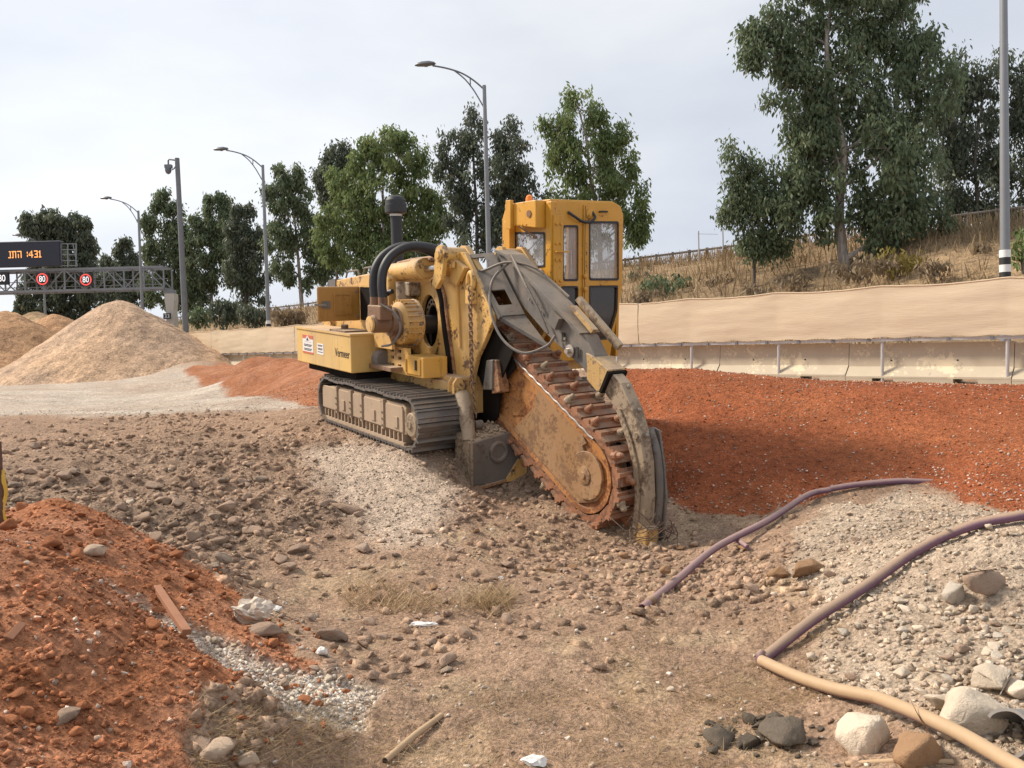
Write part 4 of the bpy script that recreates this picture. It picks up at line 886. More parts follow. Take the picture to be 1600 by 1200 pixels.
# ---- boom head housing plates
hp = [(-.30,.70),(-.30,1.72),(-.05,1.90),(.30,1.98),(.52,2.06),(.62,2.30),(.75,2.36),(1.18,2.34),(1.36,2.13),(1.78,1.63),(1.77,1.54),(1.62,1.32),(1.44,1.10),(1.36,.90),(1.30,.62),(.85,.58)]
el = [(.30+.225*math.cos(t), 1.48+.34*math.sin(t)) for t in np.linspace(0, 2*math.pi, 25)[:-1]]
hs = P('boom_head_housing', MB().prism(hp, UW, -.56, -.50, holes=[el]), 'yellow', bev=.01)
P('housing_plate', MB().prism(hp, UW, .26, .32), 'yellow', hs, bev=.01)
P('housing_shade_box', MB().box((-.28,-.49,.72), (.24,.25,1.88)), 'inner', hs)  # dark box filling the housing, its interior shade put in as colour
P('housing_roof', MB().prism([(.30,1.96),(.60,2.02),(1.12,2.10),(1.12,2.06),(.60,1.98),(.30,1.90)], UW, -.495, .255), 'yellow', hs)
rg = []
for k in range(17):
    t = math.pi*(1.05-1.1*k/16); rg.append((.30+.19*math.cos(t), 1.50+.27*math.sin(t)))
rin = [(.30+.125*math.cos(math.pi*(1.05-1.1*k/16)), 1.50+.19*math.sin(math.pi*(1.05-1.1*k/16))) for k in range(17)]
spk = P('sprocket_ring', MB().prism(rg+rin[::-1], UW, -.50, -.455), 'paleg', hs)
bolts(spk, [(.30+.157*math.cos(t), -.50, 1.50+.23*math.sin(t)) for t in np.linspace(.15, math.pi-.15, 8)], (0,-1,0), .018, .006, 'inner')
P('drive_shaft', MB().cyl((.30,-.79,1.44), (.30,-.2,1.44), .12, n=16), 'stack', hs, .6)
for off, mt, wd in ((.0, 'yellow', .022), (.06, 'inner', .05), (.125, 'rust', .022)):
    arc = [(.50+.0, 1.93+off*.3)]+[(.40+(.22+off)*math.cos(t)+.02, 1.60+(.36+off*.8)*math.sin(t)) for t in np.linspace(1.3, .1, 9)]+[(.72+off, 1.3), (.80+off, 1.0), (.86+off, .68)]
    P('chain_guard_strip', MB().tube([(a, -.575, b) for a, b in spline(arc, 4)], wd, 8), mt, hs, .9)
P('rib_plate', MB().bar((1.02,-.575,2.2), (1.08,-.575,1.2), .025, .04, (1,0,0)), 'yellow', hs)
bolts(hs, [(1.36,-.56,.86),(1.33,-.56,.80),(1.40,-.56,.80)], (0,-1,0), .022, .03, 'brown')
# ---- pivots on top
for side, (va, vb) in ((-1, (-.78,-.36)), (1, (.08,.48))):
    pvt = P('lift_pivot', MB().cyl((.98, va+.05, 2.31), (.98, vb, 2.31), .095, n=20), 'yellow', sm=.6)
    P('pivot_plate', MB().prism([(.84,2.32),(.88,2.40),(.95,2.43),(1.03,2.42),(1.08,2.34),(1.04,2.15),(1.0,2.02),(.86,1.90),(.76,1.96),(.82,2.1)], UW, va, va+.06), 'yellow', pvt, bev=.01)
    P('pivot_plate', MB().prism([(.86,2.36),(.93,2.43),(1.03,2.42),(1.42,2.06),(1.36,1.98),(.98,2.05)], UW, vb-.10, vb-.02), 'yellow', pvt, bev=.01)
    P('pin_boss', MB().lathe((.965, va, 2.315), (0,-1,0), [(0,.075),(.02,.075),(.025,.05),(.04,.045)], 20), 'yellow', pvt, .6)
    P('gusset', MB().prism([(.95,2.30),(1.30,2.16),(1.12,1.95),(.98,2.0)], UW, va+.14, va+.20), 'yellow', pvt)
    P('grease_knob', MB().cyl((1.10, va+.1, 2.16), (1.10, va+.1, 2.24), .035, n=10), 'yellow', pvt, .6)
# ---- hydraulic lift cylinder
cy = P('lift_cylinder', MB().lathe((-.85,-.66,2.09), (1.30,0,.06), [(0,.115),(1.0,.115),(1.0,.14),(1.26,.14),(1.265,.115),(1.28,.115),(1.28,.055)], 24), 'yellow', sm=.5)
P('piston_rod', MB().cyl((.40,-.66,2.145), (.82,-.66,2.16), .045, n=16), 'chrome', cy, .6)
P('rod_eye', MB().cyl((.82,-.70,2.15), (.82,-.56,2.15), .09, n=16), 'yellow', cy, .6)
P('feed_pipe', MB().tube(spline([(-.55,-.60,2.18),(-.2,-.60,2.22),(.15,-.60,2.24),(.5,-.60,2.26),(.75,-.55,2.25)], 4), .028, 8), 'rust', cy, .9)
P('feed_pipe', MB().tube(spline([(-.55,-.55,2.22),(-.2,-.52,2.26),(.2,-.52,2.28),(.6,-.5,2.30)], 4), .03, 8), 'rust', cy, .9)
P('valve_block', MB().box((-.30,-.74,1.80), (.10,-.56,1.98)), 'paleg', bev=.015)
P('pipe_flange', MB().cyl((-.12,-.68,1.74), (-.12,-.68,1.98), .12, n=18), 'paleg', sm=.6)
# ---- drive gearbox and motor
gb = P('drive_gearbox', MB().lathe((.30,-.78,1.47), (0,-1,0), [(0,.30),(.03,.30),(.04,.285),(.22,.27),(.235,.24),(.25,.20)], 32), 'yellow', sm=.5)
for k in range(26):
    t = 2*math.pi*k/26
    if math.cos(t) > -.5: P('cooling_rib', MB().box((-.010,-1.0,.262), (.010,-.82,.300), Matrix.Translation((.30,0,1.47)) @ Matrix.Rotation(t, 4, 'Y')), 'yellow', gb)
bolts(gb, [(.30+.285*math.cos(t), -.82, 1.47+.285*math.sin(t)) for t in np.linspace(0, 2*math.pi, 16)[:-1]], (0,-1,0), .018, .03)
mo = P('drive_motor', MB().lathe((.30,-1.02,1.47), (0,-1,0), [(0,.20),(.05,.205),(.06,.165),(.12,.16),(.125,.115),(.34,.11),(.35,.09),(.36,.09)], 22), 'brown', sm=.5)
P('motor_end_cap', MB().lathe((.30,-1.375,1.47), (0,-1,0), [(0,.10),(.03,.10),(.035,.06)], 18), 'yellow', mo, .5)
P('port_block', MB().box((.12,-1.34,1.52), (.48,-1.17,1.70)), 'brown', mo, bev=.015)
for a in (.17, .40): P('hose_fitting', MB().cyl((a,-1.26,1.68), (a,-1.26,1.80), .06, n=12), 'brown', mo, .6)
P('hose_clamp_wire', MB().tube(spline([(.45,-1.32,1.72),(.62,-1.20,1.60),(.68,-1.17,1.42),(.56,-1.22,1.24),(.42,-1.30,1.2)], 5), .014, 6), 'grey', mo, .9)
for k, (a, x1, x2) in enumerate(((.17, 596, 612), (.40, 592, 606))):
    pts_ = [(a,-1.26,1.78), (a-.02,-1.26,1.98), (a-.03,-1.22,2.16), (a-.02,-1.10,2.32), (a+.06,-.92,2.42), (a+.2,-.72,2.41), (a+.36,-.52,2.32)]
    P('hydraulic_hose', MB().tube(spline(pts_, 6), .058, 12), 'rubber', mo, .9)
for k in range(3): P('coiled_hose', MB().tube(spline([(-.05-.05*k,-.90-.04*k,1.86-.03*k),(-.30-.03*k,-.98,1.80),(-.40,-1.0-.03*k,1.60-.03*k),(-.32,-1.0,1.40-.03*k),(-.1,-.95-.03*k,1.34)], 6), .034, 8), 'rubber', mo, .9)
P('oil_filter', MB().lathe((-.22,-1.10,1.58), (1,0,0), [(0,.05),(.02,.06),(.2,.06),(.22,.045)], 14), 'paleg', mo, .6)
# ---- auxiliary cylinder and perforated bracket on the deck
ax_ = P('auxiliary_cylinder', MB().lathe((-.62,-1.02,.99), (1,-.02,-.02), [(0,.10),(.42,.10),(.44,.115),(.50,.115),(.52,.10),(.55,.10)], 20), 'tank_yellow', sm=.5)
P('cylinder_gland', MB().lathe((-.20,-1.03,.98), (1,-.02,-.02), [(0,.122),(.12,.122),(.14,.10)], 20), 'grey', ax_, .5)
holes = [[(x, z), (x+.10, z), (x+.10, z+.04), (x, z+.04)] for x in (.02, .22) for z in (.90, 1.0, 1.09)]
P('perforated_bracket', MB().prism([(-.10,.82),(-.10,1.16),(.50,1.16),(.52,.98),(.52,.82)], UW, -.98, -.94, holes=holes), 'yellow', ax_)
P('bracket_backing', MB().box((-.08,-.93,.83), (.5,-.90,1.14)), 'inner', ax_)
P('motor_bracket', MB().prism([(-.18,1.14),(-.22,1.34),(-.02,1.40),(.18,1.36),(.30,1.20),(.30,1.14)], UW, -1.10, -1.06), 'yellow')
P('fitting', MB().cyl((-.66,-1.02,.99), (-.75,-1.02,1.0), .05, n=12), 'bolt', ax_, .6)
# ---- small tool box
tb = P('tool_box', MB().box((.50,-1.02,.83), (.96,-.68,1.085)), 'box_yellow', bev=.012)
P('box_door', MB().box((.54,-1.035,.86), (.90,-1.02,1.06)), 'box_yellow', tb, bev=.006)
P('door_latch', MB().box((.79,-1.045,.92), (.83,-1.034,1.04)), 'ink', tb)
P('box_hinge', MB().cyl((.56,-1.04,.88), (.56,-1.04,1.04), .012, n=8), 'box_yellow', tb)
# ---- grey frame plates over the chain (upper part of the crumber arm)
def quadplate(name, A, B, C_, D, holes2, mat, th=.02, par=None):
    A, B, C_, D = map(Vector, (A, B, C_, D)); nrm = (B-A).cross(D-A).normalized()
    fn = lambda s, t, d: (A*(1-s)+B*s)*(1-t)+(D*(1-s)+C_*s)*t+nrm*d
    return P(name, MB().prism([(0,0),(1,0),(1,1),(0,1)], fn, 0, th, holes=holes2), mat, par or MC)
ca = P('crumber_arm', MB().prism([(1.30,2.30),(1.36,2.36),(1.60,2.30),(3.02,1.44),(3.18,1.24),(3.10,1.02),(2.98,1.10),(2.35,1.42),(1.60,1.90)], UW, -.22, -.03), 'grey', bev=.012)
ca['label'] = 'grey steel arm ending in a curved crumber shoe'
P('arm_cap', MB().prism([(1.40,2.37),(1.61,2.315),(3.00,1.475),(2.98,1.455),(1.58,2.295),(1.38,2.345)], UW, -.27, .01), 'grey', ca)
for a in np.linspace(0, 1, 5): pass
bolts(ca, [(2.05+.22*k, -.24, 1.80-.135*k) for k in range(4)], (0,-1,0), .02, .012)
P('bolt_slot', MB().box((2.66,-.25,1.36), (2.70,-.238,1.46)).box((2.90,-.25,1.20), (2.94,-.238,1.32)), 'ink', ca)
P('stop_boss', MB().lathe((2.80,-.24,1.27), (0,-1,0), [(0,.07),(.015,.07),(.02,.03),(.06,.03)], 14), 'polished', ca, .6)
quadplate('hood_plate', (1.10,-.50,2.30), (1.84,-.50,1.60), (1.98,-.245,1.62), (1.34,-.245,2.33), [[(.06,.12),(.28,.12),(.28,.62),(.06,.62)], [(.60,.20),(.84,.20),(.84,.72),(.60,.72)]], 'grey', .02, ca)
P('hood_wedge', MB().add([(1.84,-.50,1.60),(2.42,-.245,1.30),(1.98,-.245,1.62),(1.84,-.50,1.56),(2.42,-.245,1.26)], [(0,1,2),(0,3,4,1),(3,0,2),(4,2,1),(3,2,4)]), 'grey', ca)
P('hood_edge', MB().bar((1.08,-.505,2.315), (1.86,-.505,1.585), .04, .05), 'grey', ca)
P('far_hood_plate', MB().add([(1.10,.26,2.28),(1.80,.26,1.62),(1.98,.0,1.64),(1.36,.0,2.32),(1.10,.26,2.25),(1.80,.26,1.59),(1.98,.0,1.61),(1.36,.0,2.29)], [(0,1,2,3),(4,7,6,5),(0,4,5,1),(1,5,6,2),(2,6,7,3),(3,7,4,0)]), 'grey', ca)
P('arm_slide', MB().prism([(2.55,1.80),(2.62,1.84),(3.30,1.36),(3.24,1.30)], UW, .02, .07), 'paleg', ca)
P('arm_slide', MB().prism([(2.66,1.74),(2.72,1.75),(3.08,1.51),(3.04,1.47)], UW, -.16, -.09), 'worn_yellow', ca)
P('lock_block', MB().box((2.50,-.31,1.52), (2.66,-.20,1.66), Matrix.Translation((2.58,0,1.59)) @ Matrix.Rotation(.55, 4, 'Y') @ Matrix.Translation((-2.58,0,-1.59))), 'grey', ca)
for pth in ([(1.02,-.45,2.25),(1.35,-.46,2.12),(1.68,-.30,2.22),(1.95,-.10,2.16),(2.2,.0,1.98),(2.45,.02,1.83)], [(1.70,-.22,2.26),(1.58,-.42,2.02),(1.72,-.55,1.70),(1.98,-.58,1.38),(2.28,-.50,1.22),(2.50,-.34,1.30),(2.58,-.27,1.42)], [(1.70,-.24,2.30),(2.05,-.30,1.98),(2.30,-.29,1.68),(2.46,-.28,1.44)]):
    P('control_cable', MB().tube(spline(pth, 7), .016, 6), 'grey', ca, .9)
sl_ = P('arm_sleeve', MB().prism([(3.06,1.27),(3.17,1.24),(3.42,1.12),(3.40,1.07),(3.29,.89),(3.24,.88),(3.08,.99),(3.08,1.16)], UW, -.245, -.005), 'worn_yellow', ca, bev=.01)
P('sleeve_end', MB().prism([(3.41,1.11),(3.44,1.09),(3.32,.87),(3.29,.885)], UW, -.255, .005), 'inner', ca)
shoe_in = [(3.52,.72),(3.69,.43),(3.78,.20),(3.82,-.10),(3.80,-.40),(3.74,-.63)]; shoe_out = [(3.90,-.65),(3.94,-.40),(3.95,-.10),(3.92,.25),(3.85,.52),(3.74,.76),(3.56,1.00),(3.44,1.08)]
sho = P('crumber_shoe', MB().prism([(3.30,.90),(3.34,.85)]+shoe_in+shoe_out if True else [], UW, -.20, -.06), 'paleg', ca, bev=.012)
P('shoe_flange', MB().prism(shoe_in+[(3.80,-.64),(3.86,-.40),(3.88,-.10),(3.84,.21),(3.75,.45),(3.58,.74)], UW, -.222, -.203), 'paleg', sho)
P('shoe_tip', MB().prism([(3.72,-.60),(3.81,-.34),(3.99,-.42),(3.97,-.62),(3.86,-.70)], UW, -.212, -.045), 'yellow', sho, bev=.01)
P('shoe_stay', MB().tube(spline([(3.80,-.02,.56),(3.90,-.01,.30),(3.94,.0,-.10),(3.90,-.02,-.62)], 5), .045, 8), 'grey', sho, .9)
P('shoe_stay_plate', MB().prism([(3.80,.56),(3.88,.54),(3.96,.20),(4.0,-.12),(3.97,-.55),(3.89,-.62),(3.90,-.12),(3.87,.2)], UW, .03, .055), 'grey', sho)
P('shoe_joint', MB().cyl((3.80,-.225,.50), (3.80,.05,.50), .035, n=12), 'paleg', sho, .6)
bolts(sho, [(3.60,-.13,.96),(3.75,-.13,.74),(3.86,-.13,.50)], (.75,0,.6), .022, .03)
# ---- digging boom
H0 = Vector((.30, 1.47)); T0 = Vector((3.20, .0)); bd = (T0-H0).normalized(); bl = (T0-H0).length; bn = Vector((-bd.y, bd.x)); ba = math.atan2(bd.y, bd.x)
def belt(r, na=18):
    o = []
    for k in range(na+1):
        t = math.pi/2-math.pi*k/na; o.append(T0+bd*(r*math.cos(t))+bn*(r*math.sin(t)))
    for k in range(na+1):
        t = -math.pi/2-math.pi*k/na; o.append(H0+bd*(r*math.cos(t))+bn*(r*math.sin(t)))
    return [tuple(p) for p in o]
VB0, VB1 = -.34, .10
bo = P('digging_boom', MB().prism(belt(.36), UW, VB0+.03, VB1-.03), 'boom', bev=.01); bo['label'] = 'rust streaked boom plate carrying the digging chain'
def bp(a, b): p = H0+bd*a+bn*b; return (p.x, p.y)
P('wear_plate', MB().prism([bp(1.95,-.345), bp(2.15,.10), bp(2.12,.355), bp(2.98,.355), bp(3.10,.30), bp(3.06,.24), bp(3.16,.16), bp(3.50,.10), bp(3.55,0), bp(3.52,-.14), bp(3.42,-.24), bp(3.30,-.345)], UW, VB0, VB0+.035), 'wearp', bo, bev=.008)
dk = [(T0.x+.02+.26*math.cos(t), T0.y+.26*math.sin(t)) for t in np.linspace(0, 2*math.pi, 21)[:-1]]
P('nose_disc', MB().prism(dk, UW, VB0-.022, VB0+.01), 'wearp', bo, bev=.006)
P('nose_hub', MB().lathe((T0.x, VB0-.02, T0.y), (0,-1,0), [(0,.10),(.012,.10),(.016,.085),(.02,.04),(.03,.035)], 18), 'wearp', bo, .5)
ring_o = belt(.405); ring_i = belt(.352)
P('boom_rim', MB().prism(ring_o, UW, VB0-.012, VB0+.03, holes=[ring_i]), 'boom', bo)
for a, b in ((1.15,.22),(1.45,.05),(1.7,-.12)): P('stiffener', MB().prism([bp(a,b+.10), bp(a+.30,b+.02), bp(a+.12,b-.12), bp(a+.08,b-.02)], UW, VB0+.012, VB0+.034), 'boom', bo)
P('step_lug', MB().box((1.62,VB0-.012,.70), (1.76,VB0+.03,.86)), 'inner', bo)
# digging chain: links, cross plates and pick holders
ch = P('digging_chain', MB().tube([(p[0], (VB0+VB1)/2, p[1]) for p in belt(.44)], .02, 4, closed=True), 'inner', bo.parent)
ch['label'] = 'heavy rusty digging chain with pick holders round the boom'
rc = .465; Lc = 2*bl+2*math.pi*rc; nl = 44; pit = Lc/nl
def belt_at(s, r=rc):
    s %= Lc
    if s < bl: p = H0+bd*s+bn*r; return p, ba
    s -= bl
    if s < math.pi*r: t = s/r; p = T0+bn*(r*math.cos(t))+bd*(r*math.sin(t)); return p, ba-t
    s -= math.pi*r
    if s < bl: p = T0-bd*s-bn*r; return p, ba-math.pi
    s -= bl; t = s/r; p = H0-bn*(r*math.cos(t))-bd*(r*math.sin(t)); return p, ba-math.pi-t
hw = (VB1-VB0)/2+.03
lk = MB()
lk.prism([(-pit*.60,-.02),(-pit*.5,.035),(-pit*.1,.045),(pit*.38,.03),(pit*.48,-.005),(pit*.38,-.045),(-pit*.1,-.05),(-pit*.5,-.045)], UW, -.024, .024)
link_me = lk.mesh('chain_link', M['rust_chain'])
plate_me = MB().prism([(-pit*.46,.032),(-pit*.46,.060),(-pit*.30,.064),(-pit*.26,.10),(-pit*.08,.10),(pit*.0,.064),(pit*.40,.060),(pit*.40,.032)], UW, -hw, hw).mesh('cross_plate', M['rust_chain'])
pk_me = MB().lathe((0,0,.05), (.45,0,1), [(0,.052),(.055,.050),(.07,.036),(.115,.032),(.13,.018),(.133,.005)], 10).mesh('pick', M['rust_chain'], .6)
pk2 = MB().lathe((0,0,.05), (.45,0,1), [(0,.052),(.055,.050),(.07,.036),(.115,.032),(.13,.018),(.133,.005)], 10).mesh('pick', M['paleg'], .6)
vc_ = (VB0+VB1)/2
for k in range(nl):
    p, a = belt_at((k+.3)*pit); T_ = Matrix.Translation((p.x, vc_, p.y)) @ Matrix.Rotation(-a, 4, 'Y')
    for sg in (-1, 1): link('chain_link', link_me, ch, T_ @ Matrix.Translation((0, sg*(hw-.05), 0)))
    c_ = link('cross_plate', plate_me, ch, T_)
    for v in ((-hw+.035, hw-.05), (-hw+.13,), (hw-.12, -hw+.06), (0.0,))[k % 4]: link('pick', pk2 if (k % 3 == 0) else pk_me, ch, T_ @ Matrix.Translation((0, v, 0)))
wear = []
for s in np.linspace(.9, bl*.98, 60): p, a = belt_at(s, .415); wear.append((p.x, VB0-.015, p.y+.006*math.sin(s*38)))
P('worn_chain_edge', MB().tube(wear, .013, 6), 'polished', bo, .9)
# ---- blocks beside the boom
P('cavity_shade_sheet', MB().prism([(.95,.60),(.95,1.66),(1.35,1.62),(1.80,1.34),(1.98,1.02),(1.70,.78),(1.62,.40),(1.30,.15)], UW, -.385, -.365), 'inner')  # added near-black sheet, paints the deep shade between housing and boom
P('stop_block', MB().prism([(1.50,.72),(1.58,1.08),(1.72,1.10),(1.70,.74)], UW, -.52, -.44), 'grey', bev=.012)
P('stop_block', MB().box((1.62,-.50,.70), (1.80,-.36,1.08), Matrix.Translation((1.7,0,.9)) @ Matrix.Rotation(-.22, 4, 'Y') @ Matrix.Translation((-1.7,0,-.9))), 'rust', bev=.012)
P('cross_tube', MB().cyl((1.55,-.48,.86), (1.55,.28,.86), .12, n=16), 'inner', sm=.6)
P('head_shade_sheet', MB().prism([(1.2,1.0),(1.5,1.5),(2.05,1.24),(1.75,.82),(1.4,.74)], UW, -.45, -.43), 'inner')  # second dark sheet, shade near the boom head put in as colour
# ---- spoil auger end box
au = P('auger_box', MB().prism([(-.86,-.34),(-.86,.16),(-.16,.26),(-.10,.22),(-.10,-.06),(-.30,-.30),(-.42,-.36)], VW, 1.76, 1.80), 'grey', bev=.008)
au['label'] = 'grey steel end box beside the boom with gravel lying on top'
P('box_top', MB().add([(1.76,-.86,.16),(1.76,-.16,.26),(1.45,-.16,.34),(1.45,-.86,.26),(1.76,-.86,.13),(1.76,-.16,.23),(1.45,-.16,.31),(1.45,-.86,.23)], [(0,1,2,3),(7,6,5,4),(0,4,5,1),(1,5,6,2),(2,6,7,3),(3,7,4,0)]), 'mud', au)
P('box_side', MB().prism([(1.45,-.30),(1.45,.25),(1.765,.155),(1.765,-.32)], UW, -.875, -.845), 'paleg', au)
P('edge_strip', MB().bar((1.805,-.87,-.36), (1.805,-.87,.18), .02, .03, (1,0,0)), 'paleg', au)
P('boss', MB().lathe((1.80,-.50,.02), (1,0,0), [(0,.13),(.025,.13),(.035,.11),(.03,.085),(.012,.08)], 22), 'grey', au, .5)
P('yellow_corner', MB().prism([(-.42,-.355),(-.22,-.10),(-.10,-.12),(-.10,-.36)], VW, 1.795, 1.825), 'yellow', au)
P('cutting_lip', MB().bar((1.81,-.86,-.385), (1.81,-.40,-.335), .05, .03), 'rust', au)
st = MB(); g = np.random.default_rng(5)
def rock_shape(seed, fine=False, sq=(1, .85, .7), npt=11):
    g_ = np.random.default_rng(seed); bm = bmesh.new(); q_ = g_.normal(0, 1, (npt, 3)); q_ /= np.linalg.norm(q_, axis=1)[:, None]; q_ *= g_.uniform(.72, 1.0, (npt, 1))*np.array(sq)
    for p in q_: bm.verts.new(p)
    bmesh.ops.convex_hull(bm, input=bm.verts[:]); bmesh.ops.delete(bm, geom=[v for v in bm.verts if not v.link_faces], context='VERTS')
    if fine:
        bmesh.ops.triangulate(bm, faces=bm.faces[:]); bmesh.ops.bevel(bm, geom=bm.edges[:], offset=.06, segments=1, affect='EDGES', profile=.5)
        bmesh.ops.triangulate(bm, faces=bm.faces[:]); bmesh.ops.subdivide_edges(bm, edges=[e for e in bm.edges if e.calc_length() > .35], cuts=1, use_grid_fill=True)
        bmesh.ops.triangulate(bm, faces=bm.faces[:]); bmesh.ops.subdivide_edges(bm, edges=[e for e in bm.edges if e.calc_length() > .30], cuts=1, use_grid_fill=True)
        for v in bm.verts:
            n_ = float(fbm(np.array([v.co.x*2.3+seed]), np.array([v.co.y*2.3+v.co.z*3.1]), 3, seed)[0]); v.co *= 1+.22*n_+.03*g_.normal()
    bmesh.ops.triangulate(bm, faces=bm.faces[:]); bm.verts.index_update()
    Vv = np.array([v.co[:] for v in bm.verts]); Ff = np.array([[v.index for v in f.verts] for f in bm.faces]); bm.free(); return Vv, Ff
rv, rf = rock_shape(3)
for _ in range(120):
    t = g.random(); s_ = g.random(); c_ = np.array([1.76-.3*s_, -.84+.66*t, .18+.09*t+.09*s_]); r = g.uniform(.012, .035); st.add(rv*r+c_, rf.tolist())
so_ = P('spoil', st, 'mud', au); so_['kind'] = 'stuff'
P('support_leg', MB().tube(spline([(1.36,-.72,.66),(1.50,-.76,.48),(1.62,-.80,.26),(1.66,-.82,.16)], 4), [.10]*3+[.095]*4+[.085]*6, 10), 'paleg', sm=.9)
P('leg_shackle', MB().cyl((1.60,-.70,.33), (1.60,-.60,.33), .05, n=12), 'grey', sm=.6)
# ---- lifting eyes with chain
cl = MB(); n = 14
oval = [((.020*math.cos(t)), 0, (.034*math.sin(t))) for t in np.linspace(0, 2*math.pi, n+1)[:-1]]
cl.tube(oval, .0075, 5, closed=True); clme = cl.mesh('chain_link', M['brown'], .9)
def eye(u, v, w, chain):
    e = MB(); e.tube([(u+.055*math.cos(t), v, w+.10*math.sin(t)) for t in np.linspace(0, 2*math.pi, 20)[:-1]], .032, 8, closed=True).box((u-.07, v-.035, w-.26), (u+.07, v+.035, w-.10))
    o = P('lifting_eye', e, 'yellow', sm=.9)
    for i_, path in enumerate(chain):
        pp = spline(path, 24); acc = 0; last = Vector(pp[0]); k = 0
        for q_ in pp[1:]:
            q_ = Vector(q_)
            while (q_-last).length >= .052:
                d_ = (q_-last).normalized(); mid = last+d_*.026; R3 = d_.to_track_quat('Z', 'Y').to_matrix().to_4x4()
                link('chain_link', clme, o, Matrix.Translation(mid) @ R3 @ Matrix.Rotation(math.pi/2*(k % 2), 4, 'Z')); last = last+d_*.052; k += 1
eye(1.38, -.60, 2.0, [[(1.38,-.62,1.94),(1.40,-.62,1.4),(1.42,-.62,.86),(1.52,-.64,.55),(1.58,-.66,.36)], [(1.42,-.635,1.94),(1.44,-.635,1.4),(1.45,-.635,.90)]])
eye(1.46, .36, 2.02, [[(1.46,.34,1.96),(1.50,.32,1.86),(1.56,.30,1.80),(1.60,.28,1.72)], [(1.48,.33,1.94),(1.54,.33,1.84),(1.62,.31,1.76)], [(1.46,.30,1.92),(1.54,.28,1.80),(1.64,.26,1.72)]])
# ---- cab
cb = empty('cab', None, MC)
UF, VN, VF, UB = 1.55, .45, 1.64, .50
def rr(poly, r=.035, n=4):
    o = []; k = len(poly)
    for i in range(k):
        a, b, c = Vector(poly[i-1]), Vector(poly[i]), Vector(poly[(i+1) % k]); p = b+(a-b).normalized()*r; q = b+(c-b).normalized()*r
        for j in range(n+1): t = j/n; o.append(tuple(p*(1-t)**2+b*2*t*(1-t)+q*t*t))
    return o
fq = lambda *pts_: [pu(x, y, UF) for x, y in pts_]
front = [(VN,1.0),(VN,2.97),(VF-.16,2.99),(VF-.05,2.95),(VF,2.84),(VF,1.90),(VF-.20,.98)]
w_ul = rr(fq((880,353),(903,353),(903,438),(880,438))); w_ur = rr(fq((921,347),(966,347),(966,437),(921,437)))
w_ll = rr(fq((877,448),(903,448),(903,530),(877,530))); w_lr = rr(fq((921,447),(965,447),(964,485),(951,529),(921,531)))
fr_ = P('front_wall', MB().prism(front, VW, UF-.045, UF, holes=[w_ul, w_ur, w_ll, w_lr]), 'cab_yellow', cb, bev=.006)
def shrink(poly, k):
    c = sum((Vector(p) for p in poly), Vector((0,0)))/len(poly); return [tuple(c+(Vector(p)-c)*k) for p in poly]
for w_, gm in ((w_ul,'glass'),(w_ur,'glass'),(w_ll,'glass_dark'),(w_lr,'glass_dark')):
    wi = P('window', MB().prism(w_, VW, UF-.030, UF-.022), gm, cb); hgt = max(p[1] for p in w_)-min(p[1] for p in w_)
    P('window_seal', MB().prism(shrink(w_, 1.03), VW, UF-.005, UF+.006, holes=[shrink(w_, .95)]), 'rubber', wi)
nq = lambda *pts_: [pv(x, y, VN) for x, y in pts_]
w_s = rr(nq((804,364),(851,364),(851,416),(806,418)), .03)
side_p = [(UB,1.0),(UB,2.80),(UB+.08,2.95),(UF-.05,2.97),(UF-.05,1.0)]
P('side_wall', MB().prism(side_p, UW, VN, VN+.045, holes=[w_s]), 'cab_yellow', cb, bev=.006)
wi = P('window', MB().prism(w_s, UW, VN+.02, VN+.028), 'glass', cb); P('window_seal', MB().prism(shrink(w_s, 1.05), UW, VN-.006, VN+.006, holes=[shrink(w_s, .94)]), 'rubber', wi)
back = [(VN+.05,1.0),(VN+.05,2.9),(VF-.05,2.9),(VF-.05,1.0)]; w_b = rr([(.54,1.45),(1.54,1.45),(1.54,2.82),(.54,2.82)])
P('rear_wall', MB().prism(back, VW, UB, UB+.045, holes=[w_b]), 'cab_yellow', cb); P('window', MB().prism(w_b, VW, UB+.02, UB+.028), 'glass', cb)
w_f = rr([(.60,1.5),(1.44,1.5),(1.44,2.82),(.60,2.82)])
P('side_wall', MB().prism([(UB+.05,1.0),(UB+.05,2.9),(UF-.05,2.9),(UF-.05,1.0)], UW, VF-.05, VF-.005, holes=[w_f]), 'cab_yellow', cb); P('window', MB().prism(w_f, UW, VF-.03, VF-.022), 'glass', cb)
P('roof', MB().prism([(VN+.0,2.93),(VN,2.99),(VF-.17,3.01),(VF-.05,2.965),(VF-.05,2.93)], VW, UB+.06, UF-.02), 'cab_yellow', cb, bev=.01)
P('floor', MB().box((UB+.03,VN+.03,1.0), (UF-.04,VF-.22,1.06)), 'inner', cb)
P('operator_seat', MB().box((.80,.80,1.10), (1.25,1.25,1.50)).box((.72,.80,1.50), (.86,1.25,2.12)), 'inner', cb, bev=.04)
P('side_handle', MB().tube([(1.50,1.50,1.72),(1.44,1.45,1.74),(1.44,1.45,1.95),(1.50,1.50,1.97)], .015, 6), 'rubber', cb, .9)
P('corner_post', MB().box((UF-.09,VN-.012,1.02), (UF+.02,VN+.07,2.96)), 'cab_yellow', cb, bev=.008)
(va, wa) = pu(865, 336, UF+.04); (vb_, wb) = pu(879, 445, UF+.04)
hpz = P('hinge_plate', MB().box((UF+.006,va,wb), (UF+.05,vb_,wa)), 'cab_yellow', cb, bev=.005)
bolts(hpz, [(UF+.05, va+(vb_-va)*f_, wb+(wa-wb)*z) for f_ in (.25,.7) for z in (.06,.36,.60,.88)], (1,0,0), .022, .02, 'cab_yellow')
